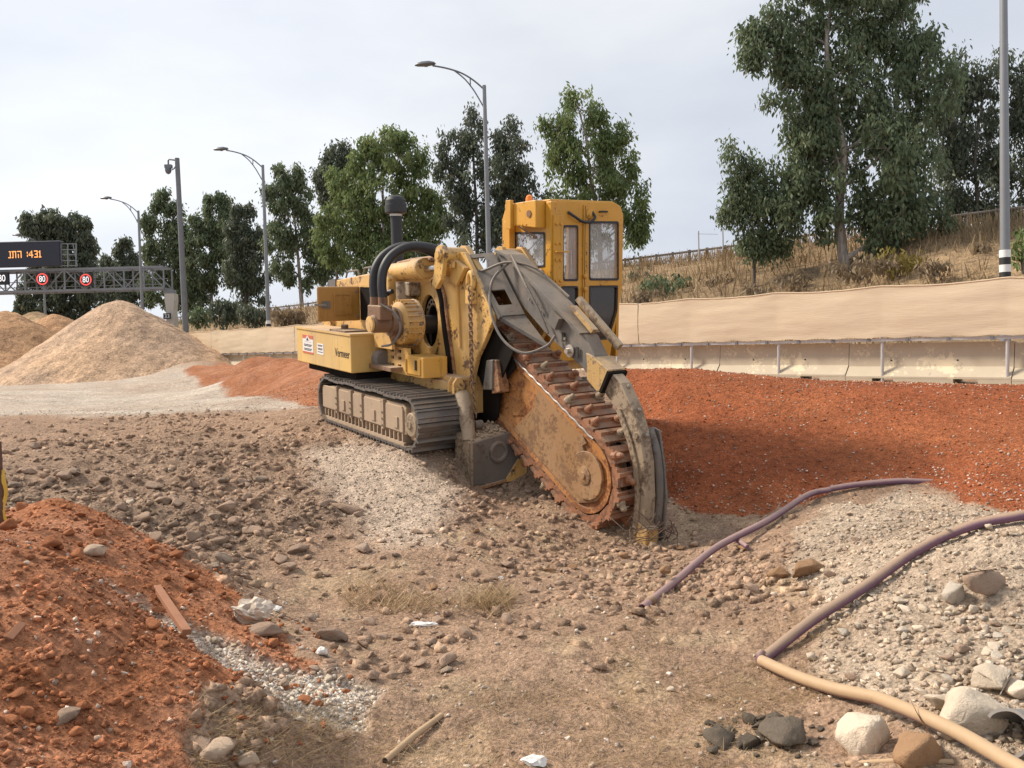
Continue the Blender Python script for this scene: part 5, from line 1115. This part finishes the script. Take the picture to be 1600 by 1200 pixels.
P('hinge_tab', MB().box((UF+.0,va+.01,wb+(wa-wb)*.47), (UF+.10,vb_+.06,wb+(wa-wb)*.49)), 'cab_yellow', cb)
(va2, _) = pu(912, 400, UF)
P('door_edge', MB().box((UF+.001,va2-.020,1.02), (UF+.022,va2+.018,2.94)), 'cab_yellow', cb, bev=.006)
P('door_seam', MB().box((UF+.019,va2-.005,1.04), (UF+.0245,va2+.003,2.93)), 'ink', cb)
P('cross_rail', MB().box((UF+.001,va2+.03,pu(940,446,UF)[1]), (UF+.012,VF-.03,pu(940,440,UF)[1])), 'cab_yellow', cb)
for y in (432, 452): P('door_latch', MB().lathe((UF+.02,va2,pu(912,y,UF)[1]), (1,0,0), [(0,.03),(.03,.03),(.04,.015)], 10), 'cab_yellow', cb, .6)
hz = [pu(*q_, UF+.04) for q_ in ((890,331),(897,339),(908,346),(920,347),(928,340),(928,331))]
P('conduit_hose', MB().tube(spline([(UF+.01,)+hz[0]]+[(UF+.06,)+h for h in hz[1:-1]]+[(UF+.01,)+hz[-1]], 6), .018, 8), 'rubber', cb, .9)
P('lamp_socket', MB().lathe((UF,)+pu(921,334,UF), (1,0,0), [(0,.06),(.02,.06),(.025,.035)], 14), 'cab_yellow', cb, .6)
P('grab_handle', MB().tube([(UF,)+pu(936,331,UF), (UF+.05,)+pu(938,331,UF), (UF+.05,)+pu(945,331,UF), (UF,)+pu(947,331,UF)], .012, 6), 'rubber', cb, .9)
P('top_seam', MB().box((UF-.01,pu(868,320,UF)[0],2.80), (UF+.014,pu(868,320,UF)[0]+.02,2.97)), 'cab_yellow', cb)
# protruding light box above the side window
a0 = pv(800, 318, VN-.14); a1 = pv(838, 356, VN-.14)
lb = P('light_box', MB().prism([(a0[0],a1[1]+.06),(a0[0],a0[1]-.02),(a0[0]+.06,a0[1]),(a1[0],a0[1]+.01),(a1[0],a1[1])], UW, VN-.15, VN-.002), 'cab_yellow', cb, bev=.01)
P('lamp_hole', MB().lathe((*[(pv(827,334,VN-.15))[0]], VN-.15, pv(827,334,VN-.15)[1]), (0,-1,0), [(0,.045),(.012,.045),(.012,.032)], 14), 'brown', lb, .6)
bolts(lb, [(a0[0]+.08+.08*k, VN-.15, a1[1]+.05) for k in range(4)], (0,-1,0), .012, .01, 'cab_yellow')
P('side_bracket', MB().box((a0[0]-.06,VN-.20,a0[1]-.32), (a0[0]+.05,VN-.151,a0[1]+.04)), 'cab_yellow', lb, bev=.006)
P('rear_fin', MB().box((pv(787,346,VN-.1)[0],VN-.10,pv(790,392,VN-.1)[1]), (pv(796,346,VN-.1)[0],VN-.01,pv(790,346,VN-.1)[1])), 'cab_yellow', cb, bev=.006)
P('wiper', MB().tube([(pv(822,354,VN-.03)[0],VN-.15,pv(822,354,VN-.03)[1]), (pv(832,366,VN-.03)[0],VN-.05,pv(832,366,VN-.03)[1]), (pv(838,371,VN-.03)[0],VN-.02,pv(838,371,VN-.03)[1])], .012, 6).box((pv(837,371,VN)[0]-.02,VN-.03,pv(837,371,VN)[1]-.02), (pv(837,371,VN)[0]+.04,VN-.012,pv(837,371,VN)[1]+.02)), 'brown', cb)
P('lower_panel', MB().box((UB+.02,VN-.01,1.02), (UF-.1,VN-.001,1.66)), 'cab_yellow', cb)
bk = pv(827, 318, VN+.08)
be = P('warning_beacon', MB().lathe((bk[0],VN+.08,bk[1]-.03), (0,0,1), [(0,.055),(.03,.055),(.035,.048),(.09,.047),(.125,.036),(.14,.012)], 18), 'amber', cb, .6)
P('beacon_base', MB().cyl((bk[0],VN+.08,bk[1]-.07), (bk[0],VN+.08,bk[1]-.015), .06, n=16), 'stack', be, .6)
P('cab_riser', MB().box((.45,.42,.86), (1.40,1.30,1.0)), 'yellow')
P('far_deck', MB().box((-1.9,.80,.80), (.42,1.38,1.25)), 'yellow', bev=.02)
# ---------------------------------------------------------------- loose stones
SH = [rock_shape(200+k, False, (1, .85, .62+.03*(k % 4)), 9 if k < 8 else 13) for k in range(12)]
g = np.random.default_rng(77)
def rotm(n):
    q = g.normal(0, 1, (n, 4)); q /= np.linalg.norm(q, axis=1)[:, None]; w, x, y, z = q.T
    return np.stack([1-2*(y*y+z*z), 2*(x*y-z*w), 2*(x*z+y*w), 2*(x*y+z*w), 1-2*(x*x+z*z), 2*(y*z-x*w), 2*(x*z-y*w), 2*(y*z+x*w), 1-2*(x*x+y*y)], -1).reshape(n, 3, 3)
def stones(name, P_, size, col, label, big=False, sink=.25):
    """one mesh of many small stones"""
    Vs = []; Fs = []; Cs = []; b = 0; pool = SH[8:] if big else SH[:8]; ids = g.integers(0, len(pool), len(P_))
    for k, (rv_, rf_) in enumerate(pool):
        m_ = np.where(ids == k)[0]
        if not len(m_): continue
        R3 = rotm(len(m_)); vv = np.einsum('nij,kj->nki', R3, rv_)*size[m_][:, None, None]*np.array([1, 1, .8]); vv += P_[m_][:, None, :]; vv[:, :, 2] += (size[m_]*(.5-sink))[:, None]
        ff = rf_[None]+(np.arange(len(m_))*len(rv_))[:, None, None]+b; b += len(m_)*len(rv_)
        Vs.append(vv.reshape(-1, 3)); Fs.append(ff.reshape(-1, 3)); Cs.append(np.repeat(np.c_[col[m_], np.ones(len(m_))], len(rv_), 0))
    return tag(link(name, np_mesh(name, np.concatenate(Vs), np.concatenate(Fs), M['stone'], False, np.concatenate(Cs))), label, kind='stuff')
def scatter(n, amin=-34, amax=34, rmin=2.6, rmax=26):
    a = np.radians(g.uniform(amin, amax, n)); r = np.exp(g.uniform(np.log(rmin), np.log(rmax), n)); return r*np.sin(a), r*np.cos(a)
def jit(c, n, s=.18): return np.clip(np.asarray(c)*(1+g.normal(0, s, (n, 1)))*(1+g.normal(0, .04, (n, 3))), .01, .9)
x, y = scatter(215000, rmax=20); z0 = base_h(x, y); Zn = zones(x, y); u = g.random(len(x)); r = np.hypot(x, y)
pxl, pyl = pix(x, y, z0)
noisy = fbm(x*.9, y*.9, 4, 301); keepm = lambda m_: np.where(m_)[0]
red_any = np.maximum(Zn['bank'], np.maximum(Zn['row'], Zn['redheap']))
plainz = (1-red_any)*(1-Zn['gravel'])*(1-Zn['streak'])*(1-Zn['fan'])*(1-Zn['white'])
bankm = sstep(.10, .25, z0)*sstep(1.0, .8, z0)*sstep(1.3, .6, x)
tipm = np.exp(-(((pxl-860)/230)**2+((pyl-860)/75)**2))+np.exp(-(((pxl-1150)/150)**2+((pyl-900)/55)**2))
midm = np.exp(-(((pxl-600)/200)**2+((pyl-1010)/80)**2))
wgt = np.clip(plainz*(.012+.62*bankm+.55*tipm+.10*midm)*(1+3.2*noisy), 0, 1)
def put(sel, smin, smax, name, label, cols, pw=2.2, big=False, sink=.32, blend=.35):
    i_ = keepm(sel); n = len(i_); s_ = smin+(smax-smin)*g.random(n)**pw; s_ = np.maximum(s_, r[i_]*.0011)
    c_ = np.array(cols)[g.integers(0, len(cols), n)]; gc_, _q = ground_col(x[i_], y[i_], z0[i_]); c_ = c_*(1-blend)+gc_*blend; c_ = np.clip(c_*(1+g.normal(0, .15, (n, 1))), .01, .85)
    P_ = np.stack([x[i_], y[i_], ground(x[i_], y[i_])], -1); return stones(name, P_, s_, c_, label, big, sink)
BR = [(.35,.25,.18),(.29,.21,.155),(.41,.30,.22),(.26,.19,.14),(.47,.37,.28)]; PG = [(.48,.41,.33),(.42,.345,.27),(.56,.51,.44),(.37,.295,.225),(.33,.25,.185)]
WH = [(.70,.66,.60),(.60,.55,.48),(.50,.42,.34)]; RD = [(.36,.135,.06),(.31,.10,.04),(.41,.175,.09)]
put(u < wgt*.58, .005, .085, 'clod_rubble', 'brown crumbled clods scattered over the dug ground', BR, 6.5, blend=.85, sink=.45)
put((u > .5) & (u-.5 < Zn['gravel']*.34*(1-Zn['bank'])), .005, .040, 'gravel_stones', 'pale stones covering the gravel heap', PG, 4.0, blend=.5)
put((u > .5) & (u-.5 < Zn['streak']*.5), .008, .026, 'streak_stones', 'whitish pebbles spilled down the red soil heap', WH, 1.8)
put((u > .5) & (u-.5 < (Zn['fan']*.40+Zn['white']*.06)*(1-Zn['row'])), .006, .026, 'fan_stones', 'pale gravel spilled down the bank before the track', PG, 2.2)
put((u > .6) & (u-.6 < Zn['bank']*np.clip(.09+.22*sstep(.75, .1, z0)+noisy*.4, .02, .4)), .007, .031, 'bank_pebbles', 'white pebbles speckled over the red bank', WH+[(.45,.28,.18)], 2.0)
put((u < .28*np.maximum(Zn['redheap'], np.maximum(Zn['bank']*.55, Zn['row']*.6))*(1+1.5*noisy)), .005, .034, 'red_crumbs', 'red soil crumbs lying on the heaps', RD, 4.5, blend=.7)
rim = soft(Z_RED, x, y, .55)*(1-Zn['redheap']); rimb = np.maximum(soft(Z_BANK, x, y, .5)*(1-Zn['bank']), rim)
put((u > .3) & (u-.3 < rimb*.16), .006, .032, 'spilled_crumbs', 'red crumbs rolled down beyond the foot of the heaps', RD, 3.0, blend=.0)
put((u > .9) & (u-.9 < Zn['redheap']*.012+plainz*.012), .008, .03, 'pale_pebbles', 'odd pale pebbles on soil', WH, 2.0)
# a rim of stones where the gravel spill meets the red heap and floor
# ---- larger clods and stones, each one an object
RK = [np_mesh('clod', *rock_shape(400+k, True, (1, .88, .74), 15), None, False) for k in range(9)]
def rockcol(name, base, sp=.25):
    t = NT(name); oi = t.n('ShaderNodeObjectInfo'); n = t.noise(3.0, 6, .65); f_ = t.noise(14, 4, .7)
    c = t.mix(n, [q*(1-sp) for q in base], [min(.9, q*(1+sp)) for q in base]); c = t.mix(1.0, c, t.ramp(oi.outputs['Random'], [(0, .85), (1, 1.2)]), 'MULTIPLY')
    t.bump(t.math('ADD', n, t.math('MULTIPLY', f_, .8)), .5, .045); return t.done(c, .95, 0, .15)
M['clod'] = rockcol('clod_soil', (.36,.255,.185)); M['palestone'] = rockcol('pale_limestone', (.60,.50,.385)); M['greystone'] = rockcol('grey_limestone', (.47,.41,.335)); M['orangestone'] = rockcol('ochre_stone', (.32,.195,.11)); M['dustrock'] = rockcol('dusty_beige_rock', (.46,.345,.25)); M['blackclod'] = rockcol('dark_wet_clod', (.13,.105,.08), .4); M['clodgrey'] = rockcol('grey_clod_soil', (.33,.25,.19)); M['redclod'] = rockcol('red_clod', (.37,.15,.07))
RKM = {}
def rock(name, mat, px, py, size, label, cat='rock', group=None, sq=(1, 1, 1), yaw=None, sink=.3, k=None, wpos=None):
    """size: half-width in metres"""
    p = hit(px, py) if wpos is None else wpos; k = random.randrange(len(RK)) if k is None else k
    key = (k, mat)
    if key not in RKM: RKM[key] = RK[k].copy(); RKM[key].name = name; RKM[key].materials.append(M[mat])
    o = link(name, RKM[key]); o.rotation_euler = (random.uniform(-.3, .3), random.uniform(-.3, .3), random.uniform(0, 6.28) if yaw is None else yaw)
    o.scale = (size*sq[0], size*sq[1], size*sq[2]); o.location = (p[0], p[1], p[2]+size*sq[2]*(.62-sink)); return tag(o, label, cat, group)
# individually recognisable stones
for a in [('rock','palestone',1520,1135,.235,'large pale boulder lying over the bent pipe end',(1.1,.8,.75)),('rock','palestone',1352,1172,.17,'pointed pale rock below the lower pipe, at the bottom edge',(.9,.9,1.1)),
          ('rock','orangestone',1432,1190,.17,'brownish rock under the lower pipe beside the pointed pale rock',(1,.9,.85)),('rock','palestone',1478,1105,.14,'pale rock behind the large boulder',(1.2,.8,.6)),
          ('rock','greystone',1490,938,.12,'grey blue rock half buried on the gravel heap',(.9,.8,1.1)),('rock','clod',1548,925,.20,'lumpy brown clod beside the grey blue rock',(1.1,.8,.7)),
          ('rock','palestone',1548,1072,.14,'pale flat faced rock right of the middle of the gravel heap',(1,.8,.8)),('rock','palestone',1540,1022,.045,'small white stone above the pale flat faced rock',(1,1,1)),('rock','palestone',1592,1085,.10,'beige stone at the right picture edge above the boulder',(1,1,.8)),
          ('rock','orangestone',1262,898,.15,'ochre rock right of the purple pipe, the larger of two',(1.1,.8,.75)),('rock','orangestone',1213,902,.12,'ochre rock right of the purple pipe, the smaller of two',(1.1,.8,.7)),
          ('rock','palestone',1318,946,.08,'white stone touching the upper side of the long pipe',(1.1,.9,.8)),('rock','palestone',1256,930,.05,'white stone left of the long pipe beside a flat beige stone',(.9,.8,1)),('rock','palestone',1216,932,.055,'flat beige stone on the floor near the ochre rocks',(1.2,.9,.6)),
          ('rock','palestone',1268,1030,.05,'pale stone at the fold of the long pipe',(1,.9,.9)),('rock','clod',515,1000,.12,'brown rock right of the white plastic bag',(1.1,.8,.75)),('rock','clod',410,990,.14,'flat reddish rock under the white plastic bag',(1.2,.8,.5)),('rock','clod',700,1037,.085,'rounded brown rock lying alone on the floor',(1,.9,.7)),
          ('rock','blackclod',1222,1158,.16,'largest black clod at the bottom right of the floor',(1.2,.8,.8)),('rock','blackclod',1125,1158,.12,'black clod left of the largest black clod',(1.2,.8,.6)),('rock','blackclod',1172,1168,.09,'small black clod between the two bigger black clods',(1,.9,.7)),
          ('rock','palestone',1048,1080,.035,'single whitish stone on bare floor below the pipe mouth',(1.1,.8,.8)),('rock','dustrock',340,1180,.09,'beige rock at the bottom of the red heap, leftmost of three',(1,.9,.8)),('rock','dustrock',385,1195,.07,'beige rock at the bottom of the red heap, rightmost of three',(1,.9,.8)),('rock','clod',310,1172,.075,'brown rock at the bottom edge beside the beige rocks',(1,.9,.9)),
          ('rock','clod',105,1120,.07,'flat brown stone lying on the red heap near the bottom left',(1.4,.8,.5)),('rock','redclod',475,1098,.05,'reddish rounded stone at the end of the pebble streak',(1,1,.9)),('rock','redclod',497,1105,.042,'reddish stone beside the rounded one at the streak end',(1.1,.9,.8)),('rock','dustrock',150,865,.10,'dusty rounded rock on the crest of the red ridge',(1.2,.9,.7)),
          ('rock','palestone',267,735,.05,'whitish stone alone on the upper bank',(1.1,.8,.8)),('rock','clod',550,800,.16,'long brown slab of earth on the edge of the gravel spill',(1.6,.7,.5)),('rock','palestone',205,788,.06,'round white stone among the bank clods',(1,1,.9))]:
    rock(a[0], a[1], a[2], a[3], a[4], a[5], sq=a[6])
def field(n, boxes, mats, smin, smax, label, group, cat='clod', pw=2.0, ok=None):
    c = 0; tries = 0
    while c < n and tries < n*12:
        tries += 1; bx = random.choices(boxes, [b[4] for b in boxes])[0]; px = random.uniform(bx[0], bx[2]); py = random.uniform(bx[1], bx[3])
        p = hit(px, py); zz = zones(np.array([p[0]]), np.array([p[1]]))
        if ok and not ok(p, zz): continue
        s_ = smin+(smax-smin)*random.random()**pw; rock('clod' if cat == 'clod' else 'stone', random.choice(mats), px, py, s_, label, cat, group, (random.uniform(.9,1.25), random.uniform(.75,1), random.uniform(.6,.9)), wpos=p); c += 1
nored = lambda p, zz: max(zz['bank'][0], zz['redheap'][0], zz['row'][0], zz['gravel'][0], zz['streak'][0]) < .3
field(150, [(20,720,420,850,1.2),(200,780,580,905,1.6),(250,700,520,780,.5),(0,700,120,770,.5),(560,830,660,870,.3)], ['clod']*9+['clodgrey','clodgrey'], .03, .12, 'grey brown clod of dug earth on the bank left of the trencher', 'clods on the bank left of the trencher', ok=nored)
field(90, [(690,770,880,870,1.5),(760,860,1050,925,1.2),(1010,850,1300,930,1.4),(640,900,860,1000,.3)], ['clod']*5+['orangestone'], .03, .085, 'brown clod of dug earth on the floor around the boom tip', 'clods around the boom tip', ok=nored)
field(55, [(420,960,700,1060,1),(300,860,420,940,.6)], ['clod']*4+['clodgrey'], .025, .07, 'brown clod on the floor between the red heap and the dry straw', 'clods on the middle of the floor', ok=nored)
field(110, [(1290,800,1590,1000,1.4),(1250,900,1500,1120,1),(1480,950,1600,1120,.8)], ['palestone']*4+['greystone','clod'], .022, .06, 'pale stone lying on the gravel heap on the right', 'stones on the gravel heap', 'stone', ok=lambda p, zz: zz['gravel'][0] > .4)
field(45, [(380,1040,580,1130,1.5),(250,960,420,1060,1)], ['palestone']*3+['redclod','clod'], .02, .045, 'small stone in the pebble streak below the red heap', 'stones in the pebble streak', 'stone', ok=lambda p, zz: zz['streak'][0] > .2)
field(40, [(0,780,330,880,1.6),(200,860,460,1010,1),(0,1080,150,1180,.4)], ['redclod'], .03, .09, 'red clod on the ridge of the left soil heap', 'red clods on the left soil heap', ok=lambda p, zz: zz['redheap'][0] > .4)
field(34, [(1090,1125,1285,1185,1)], ['blackclod'], .02, .06, 'small dark clod in the dark pile at the bottom right', 'dark clods at the bottom right')
# ---------------------------------------------------------------- dry straw on the floor
def straw(boxes, n, h, seed, name, label, wid):
    g2 = np.random.default_rng(seed); P_ = []
    while len(P_) < n:
        b = boxes[g2.choice(len(boxes), p=np.array([q[4] for q in boxes])/sum(q[4] for q in boxes))]; a_ = ray(g2.uniform(b[0], b[2]), g2.uniform(b[1], b[3])); P_.append(a_)
    d = np.array(P_); t = np.full(len(d), 5.0)
    for _ in range(14):
        q_ = np.array([0, 0, CZ])+d*t[:, None]; gz_ = base_h(q_[:, 0], q_[:, 1]); t = t+.7*(gz_-q_[:, 2])/d[:, 2]; t = np.clip(t, 2, 30)
    q_ = np.array([0, 0, CZ])+d*t[:, None]; nn = fbm(q_[:, 0]*1.6, q_[:, 1]*1.6, 4, 333)
    q_ = q_[nn+g2.uniform(-.2, .2, len(q_)) > -.02]; q_[:, 2] = ground(q_[:, 0], q_[:, 1])+.006
    grass(name, q_, h, M['strawm'], label, seed+1, lean=2.5, wid=wid, curl=True)
straw([(540,915,640,960,1.0),(600,935,790,965,1.0),(740,925,800,950,.8)], 1300, .155, 90, 'straw', 'tuft of golden dry straw on the floor below the boom', .045)
straw([(300,1090,1250,1200,2.0),(950,960,1330,1100,1.2),(600,980,1000,1090,.5),(850,830,960,870,.2)], 15000, .10, 92, 'straw_litter', 'scattered dry straw on the near floor', .03)
# ---------------------------------------------------------------- purple pipes
def pipe_mat(name, base, dustc, k):
    t = NT(name); n = t.noise(2.2, 5, .6); f_ = t.noise(20, 4, .6)
    dm = t.ramp(t.math('ADD', t.math('MULTIPLY', t.upness(), .40), t.math('MULTIPLY', t.mix(.4, t.noise(3.5, 6, .7), n), .85)), [(.5-k, 0), (.75-k, 1)])
    c = t.mix(t.math('MULTIPLY', dm, .93), t.mix(n, base, [min(1, q*1.35) for q in base]), t.mix(f_, [q*.85 for q in dustc], [q*1.1 for q in dustc])); t.bump(f_, .15, .004); return t.done(c, .6, 0, .35)
M['pipe_mauve'] = pipe_mat('mauve_pipe', (.155,.085,.135), (.33,.22,.20), .10); M['pipe_dusty'] = pipe_mat('dusty_purple_pipe', (.14,.075,.115), (.35,.245,.165), .02); M['pipe_beige'] = pipe_mat('dust_covered_pipe', (.26,.16,.15), (.46,.32,.185), .40)
PR = .032
def pipe_path(pxs, lift=.0):
    o = []
    for q_ in pxs:
        p = hit(q_[0], q_[1]); o.append(np.array([p[0], p[1], p[2]+PR*.9+(q_[2] if len(q_) > 2 else 0)+lift]))
    return o
def smooth_path(pts_, n=8):
    P_ = [np.array(p, float) for p in pts_]                      # stiff pipe: heights follow a smoothed line, not every bump
    if len(P_) > 4:
        zz = np.array([p[2] for p in P_]); zs = zz.copy(); zs[1:-1] = (zz[:-2]+2*zz[1:-1]+zz[2:])/4
        for p, z_ in zip(P_, np.maximum(zs, zz-.03)): p[2] = z_
    return spline(P_, n)
pA = tag(empty('pipe'), 'mauve plastic pipe with an open collared mouth leading up the red bank', 'pipe', 'purple plastic pipes')
a1 = pipe_path([(1012,950),(1060,915,.02),(1120,876,.05),(1200,826,.08),(1262,787,.06),(1297,772,.02)]); a2 = pipe_path([(1297,772,.03),(1340,764,.02),(1400,756,.0),(1462,748,-.06)])
P('pipe_section', MB().tube(smooth_path(a1), PR, 14), 'pipe_mauve', pA, .9); P('pipe_section', MB().tube(smooth_path(a2), [PR*(1-.25*max(0, (i_-18)/7)) for i_ in range(25)], 14), 'pipe_mauve', pA, .9)
dA = Vector(a1[0]-a1[1]).normalized(); e0 = Vector(a1[0])
P('collar', MB().lathe(e0-dA*.10, dA, [(0,PR*1.02),(.01,PR*1.32),(.075,PR*1.32),(.085,PR*1.05)], 18), 'brown', pA, .6)
b_ = MB(); n = 16; q3 = dA.to_track_quat('Z', 'Y').to_matrix(); ring = lambda d_, r_: [e0+q3 @ Vector((r_*math.cos(2*math.pi*k/n), r_*math.sin(2*math.pi*k/n), d_)) for k in range(n)]
vs = ring(-.02, PR*1.04)+ring(.11, PR*1.04)+ring(.11, PR*.86)+ring(.0, PR*.86); fs = [(r_*n+k, r_*n+(k+1) % n, (r_+1)*n+(k+1) % n, (r_+1)*n+k) for r_ in range(3) for k in range(n)]
b_.add(vs, fs); P('mouth', b_, 'pipe_mauve', pA, .6); P('bore', MB().cyl(e0-dA*.0, e0+dA*.012, PR*.87, n=16), 'black', pA)
pB = tag(empty('pipe'), 'long dusty purple pipe folded sharply over the gravel heap', 'pipe', 'purple plastic pipes')
b1 = pipe_path([(1650,805,.02),(1600,817,.03),(1540,826,.03),(1480,846,.02),(1420,880,.02),(1350,930,.03),(1270,985,.03),(1194,1036,.0)]); b2 = pipe_path([(1190,1040,.0),(1240,1066,.01),(1300,1090,.02),(1372,1116,.05)]); b3 = pipe_path([(1372,1116,.05),(1430,1142,.06),(1500,1180,.06),(1560,1215,.06),(1620,1250,.05)])
for pth, mt in ((b1,'pipe_dusty'),(b2,'pipe_beige'),(b3,'pipe_beige')): P('pipe_section', MB().tube(smooth_path(pth), PR, 14), mt, pB, .9)
for pth, p2 in ((b1[-1], b2[0]),): P('fold', MB().lathe(Vector(pth)-Vector((.03,0,.03)), (.3,.1,1), [(0,PR*.5),(.02,PR*.85),(.06,PR*.8),(.08,PR*.4)], 10), 'pipe_dusty', pB, .9)
def stick(name, label, cat, x0, y0, x1, y1, r_, mat, lift=.0, flat=1.0):
    a = hit(x0, y0); b = hit(x1, y1); a[2] += r_*.8+lift; b[2] += r_*.8+lift; o = tag(empty(name), label, cat)
    P('body', MB().tube([a, a*.5+b*.5+np.array([0,0,.008]), b], [r_, r_*1.02, r_*.9], 10), mat, o, .9)
    P('cut_end', MB().cyl(Vector(a)+(Vector(a)-Vector(b)).normalized()*.001, Vector(a)+(Vector(a)-Vector(b)).normalized()*.004, r_*.8, n=10), 'black', o); return o
stick('pipe_offcut', 'short beige pipe offcut lying at the bottom edge', 'pipe offcut', 602, 1193, 690, 1122, .017, 'pipe_beige')
stick('pipe_offcut', 'thin mauve pipe stub poking out beside the long mauve pipe', 'pipe offcut', 1150, 852, 1168, 863, .022, 'pipe_mauve', .03)
stick('wooden_strip', 'thin brown strip along the bottom edge near the boulder', 'strip', 1322, 1197, 1490, 1194, .012, 'pipe_beige')
# ---------------------------------------------------------------- litter
def crumple(name, label, cat, px, py, sx, sy, sz, mat, seed, sub=3):
    p = hit(px, py); bm = bmesh.new(); bmesh.ops.create_icosphere(bm, subdivisions=sub, radius=1); g_ = np.random.default_rng(seed); ds = [(Vector(g_.normal(0, 1, 3)).normalized(), g_.uniform(.52, .92)) for _ in range(14)]
    for v in bm.verts:
        q_ = v.co.copy()
        for n_, d_ in ds:
            e_ = q_.dot(n_)-d_
            if e_ > 0: q_ -= n_*e_*1.15
        cr1 = float(fbm(np.array([q_.x*1.9+q_.z*1.4+seed]), np.array([q_.y*1.9-q_.z*1.1]), 4, seed)[0]); q_ *= 1+1.5*(.10-abs(cr1))+.02*g_.normal(); v.co = (q_.x*sx, q_.y*sy, max(q_.z, -.3)*sz)
    me = bpy.data.meshes.new(name); bm.to_mesh(me); bm.free(); me.materials.append(M[mat]); o = link(name, me); o.location = (p[0], p[1], p[2]+sz*.3); return tag(o, label, cat)
M['bag'] = plain('dirty_white_plastic', (.50,.42,.34), .5, .2, 6, 0, .5); M['paper'] = plain('white_paper', (.70,.68,.64), .7, .1, 6, 0, .2); M['greyrubber'] = plain('grey_rubber', (.22,.20,.18), .65, .3, 5, 0, .3); M['board'] = plain('dusty_board', (.29,.13,.068), .85, .3, 6, 0, .3)
M['tape'] = plain('yellow_tape', (.62,.42,.06), .5, .2, 12, 0, .1); M['rustpost'] = paint('rusty_post', (.10,.05,.035), .5, .1, .8)
crumple('plastic_bag', 'crumpled off white plastic bag at the foot of the red ridge', 'bag', 393, 972, .16, .11, .11, 'bag', 5, 4)
crumple('litter', 'small white crumpled scrap beyond the plastic bag', 'litter', 432, 954, .045, .03, .03, 'paper', 6)
crumple('litter', 'small white carton scrap below the plastic bag', 'litter', 500, 1022, .04, .025, .035, 'paper', 7)
crumple('litter', 'pale torn scrap lying on the floor below the straw tuft', 'litter', 662, 978, .10, .03, .025, 'paper', 8)
crumple('litter', 'white scrap at the bottom edge centre', 'litter', 832, 1194, .06, .04, .03, 'paper', 9)
crumple('litter', 'small white bit stuck on the red soil crest', 'litter', 783, 905, .03, .02, .02, 'paper', 10)
def slab(name, label, cat, px0, py0, px1, py1, wid, th, mat, tilt=0, lift=0):
    a = Vector(hit(px0, py0)); b = Vector(hit(px1, py1)); a.z += th*.5+lift; b.z += th*.5+lift; upv = Vector((tilt, -.3, 1)).normalized()
    return tag(MB().bar(a, b, wid, th, upv).build(name, M[mat], None, None, .003), label, cat)
slab('board', 'orange brown board half buried in the ridge of the red heap', 'board', 245, 915, 292, 985, .045, .03, 'board', .3, -.025)
slab('board', 'dusty cardboard piece on the red heap at the left edge', 'board', 14, 1003, 36, 978, .035, .008, 'board', .5, .01)
# grey torn rubber sleeve
p = hit(1570, 1180); o = tag(empty('rubber_sleeve', Matrix.Translation(p) @ Matrix.Rotation(.5, 4, 'Z') @ Matrix.Rotation(.35, 4, 'Y')), 'grey torn rubber sleeve in the bottom right corner', 'sleeve')
n = 22; V_ = []
for x_, r_, in ((0,.095),(.10,.105),(.22,.10),(.32,.085)):
    for rr_ in (r_, r_-.012):
        for k in range(n): t = .35+4.6*k/(n-1); V_.append((x_, rr_*math.cos(t)*(1+.10*math.sin(3*t+x_*9)), .09+rr_*math.sin(t)))
fs = []
for i_ in range(3):
    for k in range(n-1):
        a = i_*2*n+k; fs += [(a, a+1, a+2*n+1, a+2*n), (a+n, a+3*n, a+3*n+1, a+n+1)]
for i_ in (0, 3):
    for k in range(n-1): a = i_*2*n+k; fs.append((a, a+n, a+n+1, a+1))
for i_ in range(3):
    for k in (0, n-1): a = i_*2*n+k; fs.append((a, a+2*n, a+3*n, a+n))
P('sleeve_wall', MB().add(V_, fs), 'greyrubber', o, .9)
# rusty post with tape at the left edge
p = at(4, 842, 5.25); o = tag(empty('marker_post', Matrix.Translation((p[0], p[1], p[2]-.1))), 'rusty marker post with yellow tape at the left picture edge', 'post')
P('stake', MB().cyl((0,0,0), (0,0,.72), .020, n=10), 'rustpost', o, .9)
tp = []; nt_ = 14
for k in range(nt_): z_ = .12+.42*k/(nt_-1); tp += [(.018+.012*math.sin(k*.9), -.01, z_), (.040+.010*math.sin(k*.7+1), -.004+.01*math.sin(k), z_)]
P('tape', MB().add(tp+[(a, b+.0015, c) for a, b, c in tp], [(2*k, 2*k+1, 2*k+3, 2*k+2) for k in range(nt_-1)]+[(2*nt_+2*k, 2*nt_+2*k+2, 2*nt_+2*k+3, 2*nt_+2*k+1) for k in range(nt_-1)]), 'tape', o, .9)
# tangled wire at the crumber shoe
p = mw(4.0, -.2, -.6); w0 = tag(empty('wire_tangle', Matrix.Translation((p[0], p[1], gz(p[0], p[1])))), 'loose rusty wire loops tangled round the crumber shoe tip', 'wire')
M['wire'] = plain('rusty_wire', (.12,.075,.05), .7, .3, 20, 0, 0); gw = np.random.default_rng(4)
for k in range(8):
    c_ = gw.normal(0, .05, 2); rx, ry = gw.uniform(.16, .30), gw.uniform(.10, .2); ph = gw.uniform(0, 6.28); hh = gw.uniform(.08, .28); n_ = 14; span = gw.uniform(3.6, 6.0)
    P('wire_loop', MB().tube([(c_[0]+rx*math.cos(ph+span*i_/n_), c_[1]+ry*math.sin(ph+span*i_/n_), .02+hh*math.sin(math.pi*i_/n_)*(1+.3*math.sin(i_*1.3))) for i_ in range(n_+1)], .005, 5), 'wire', w0, .9)
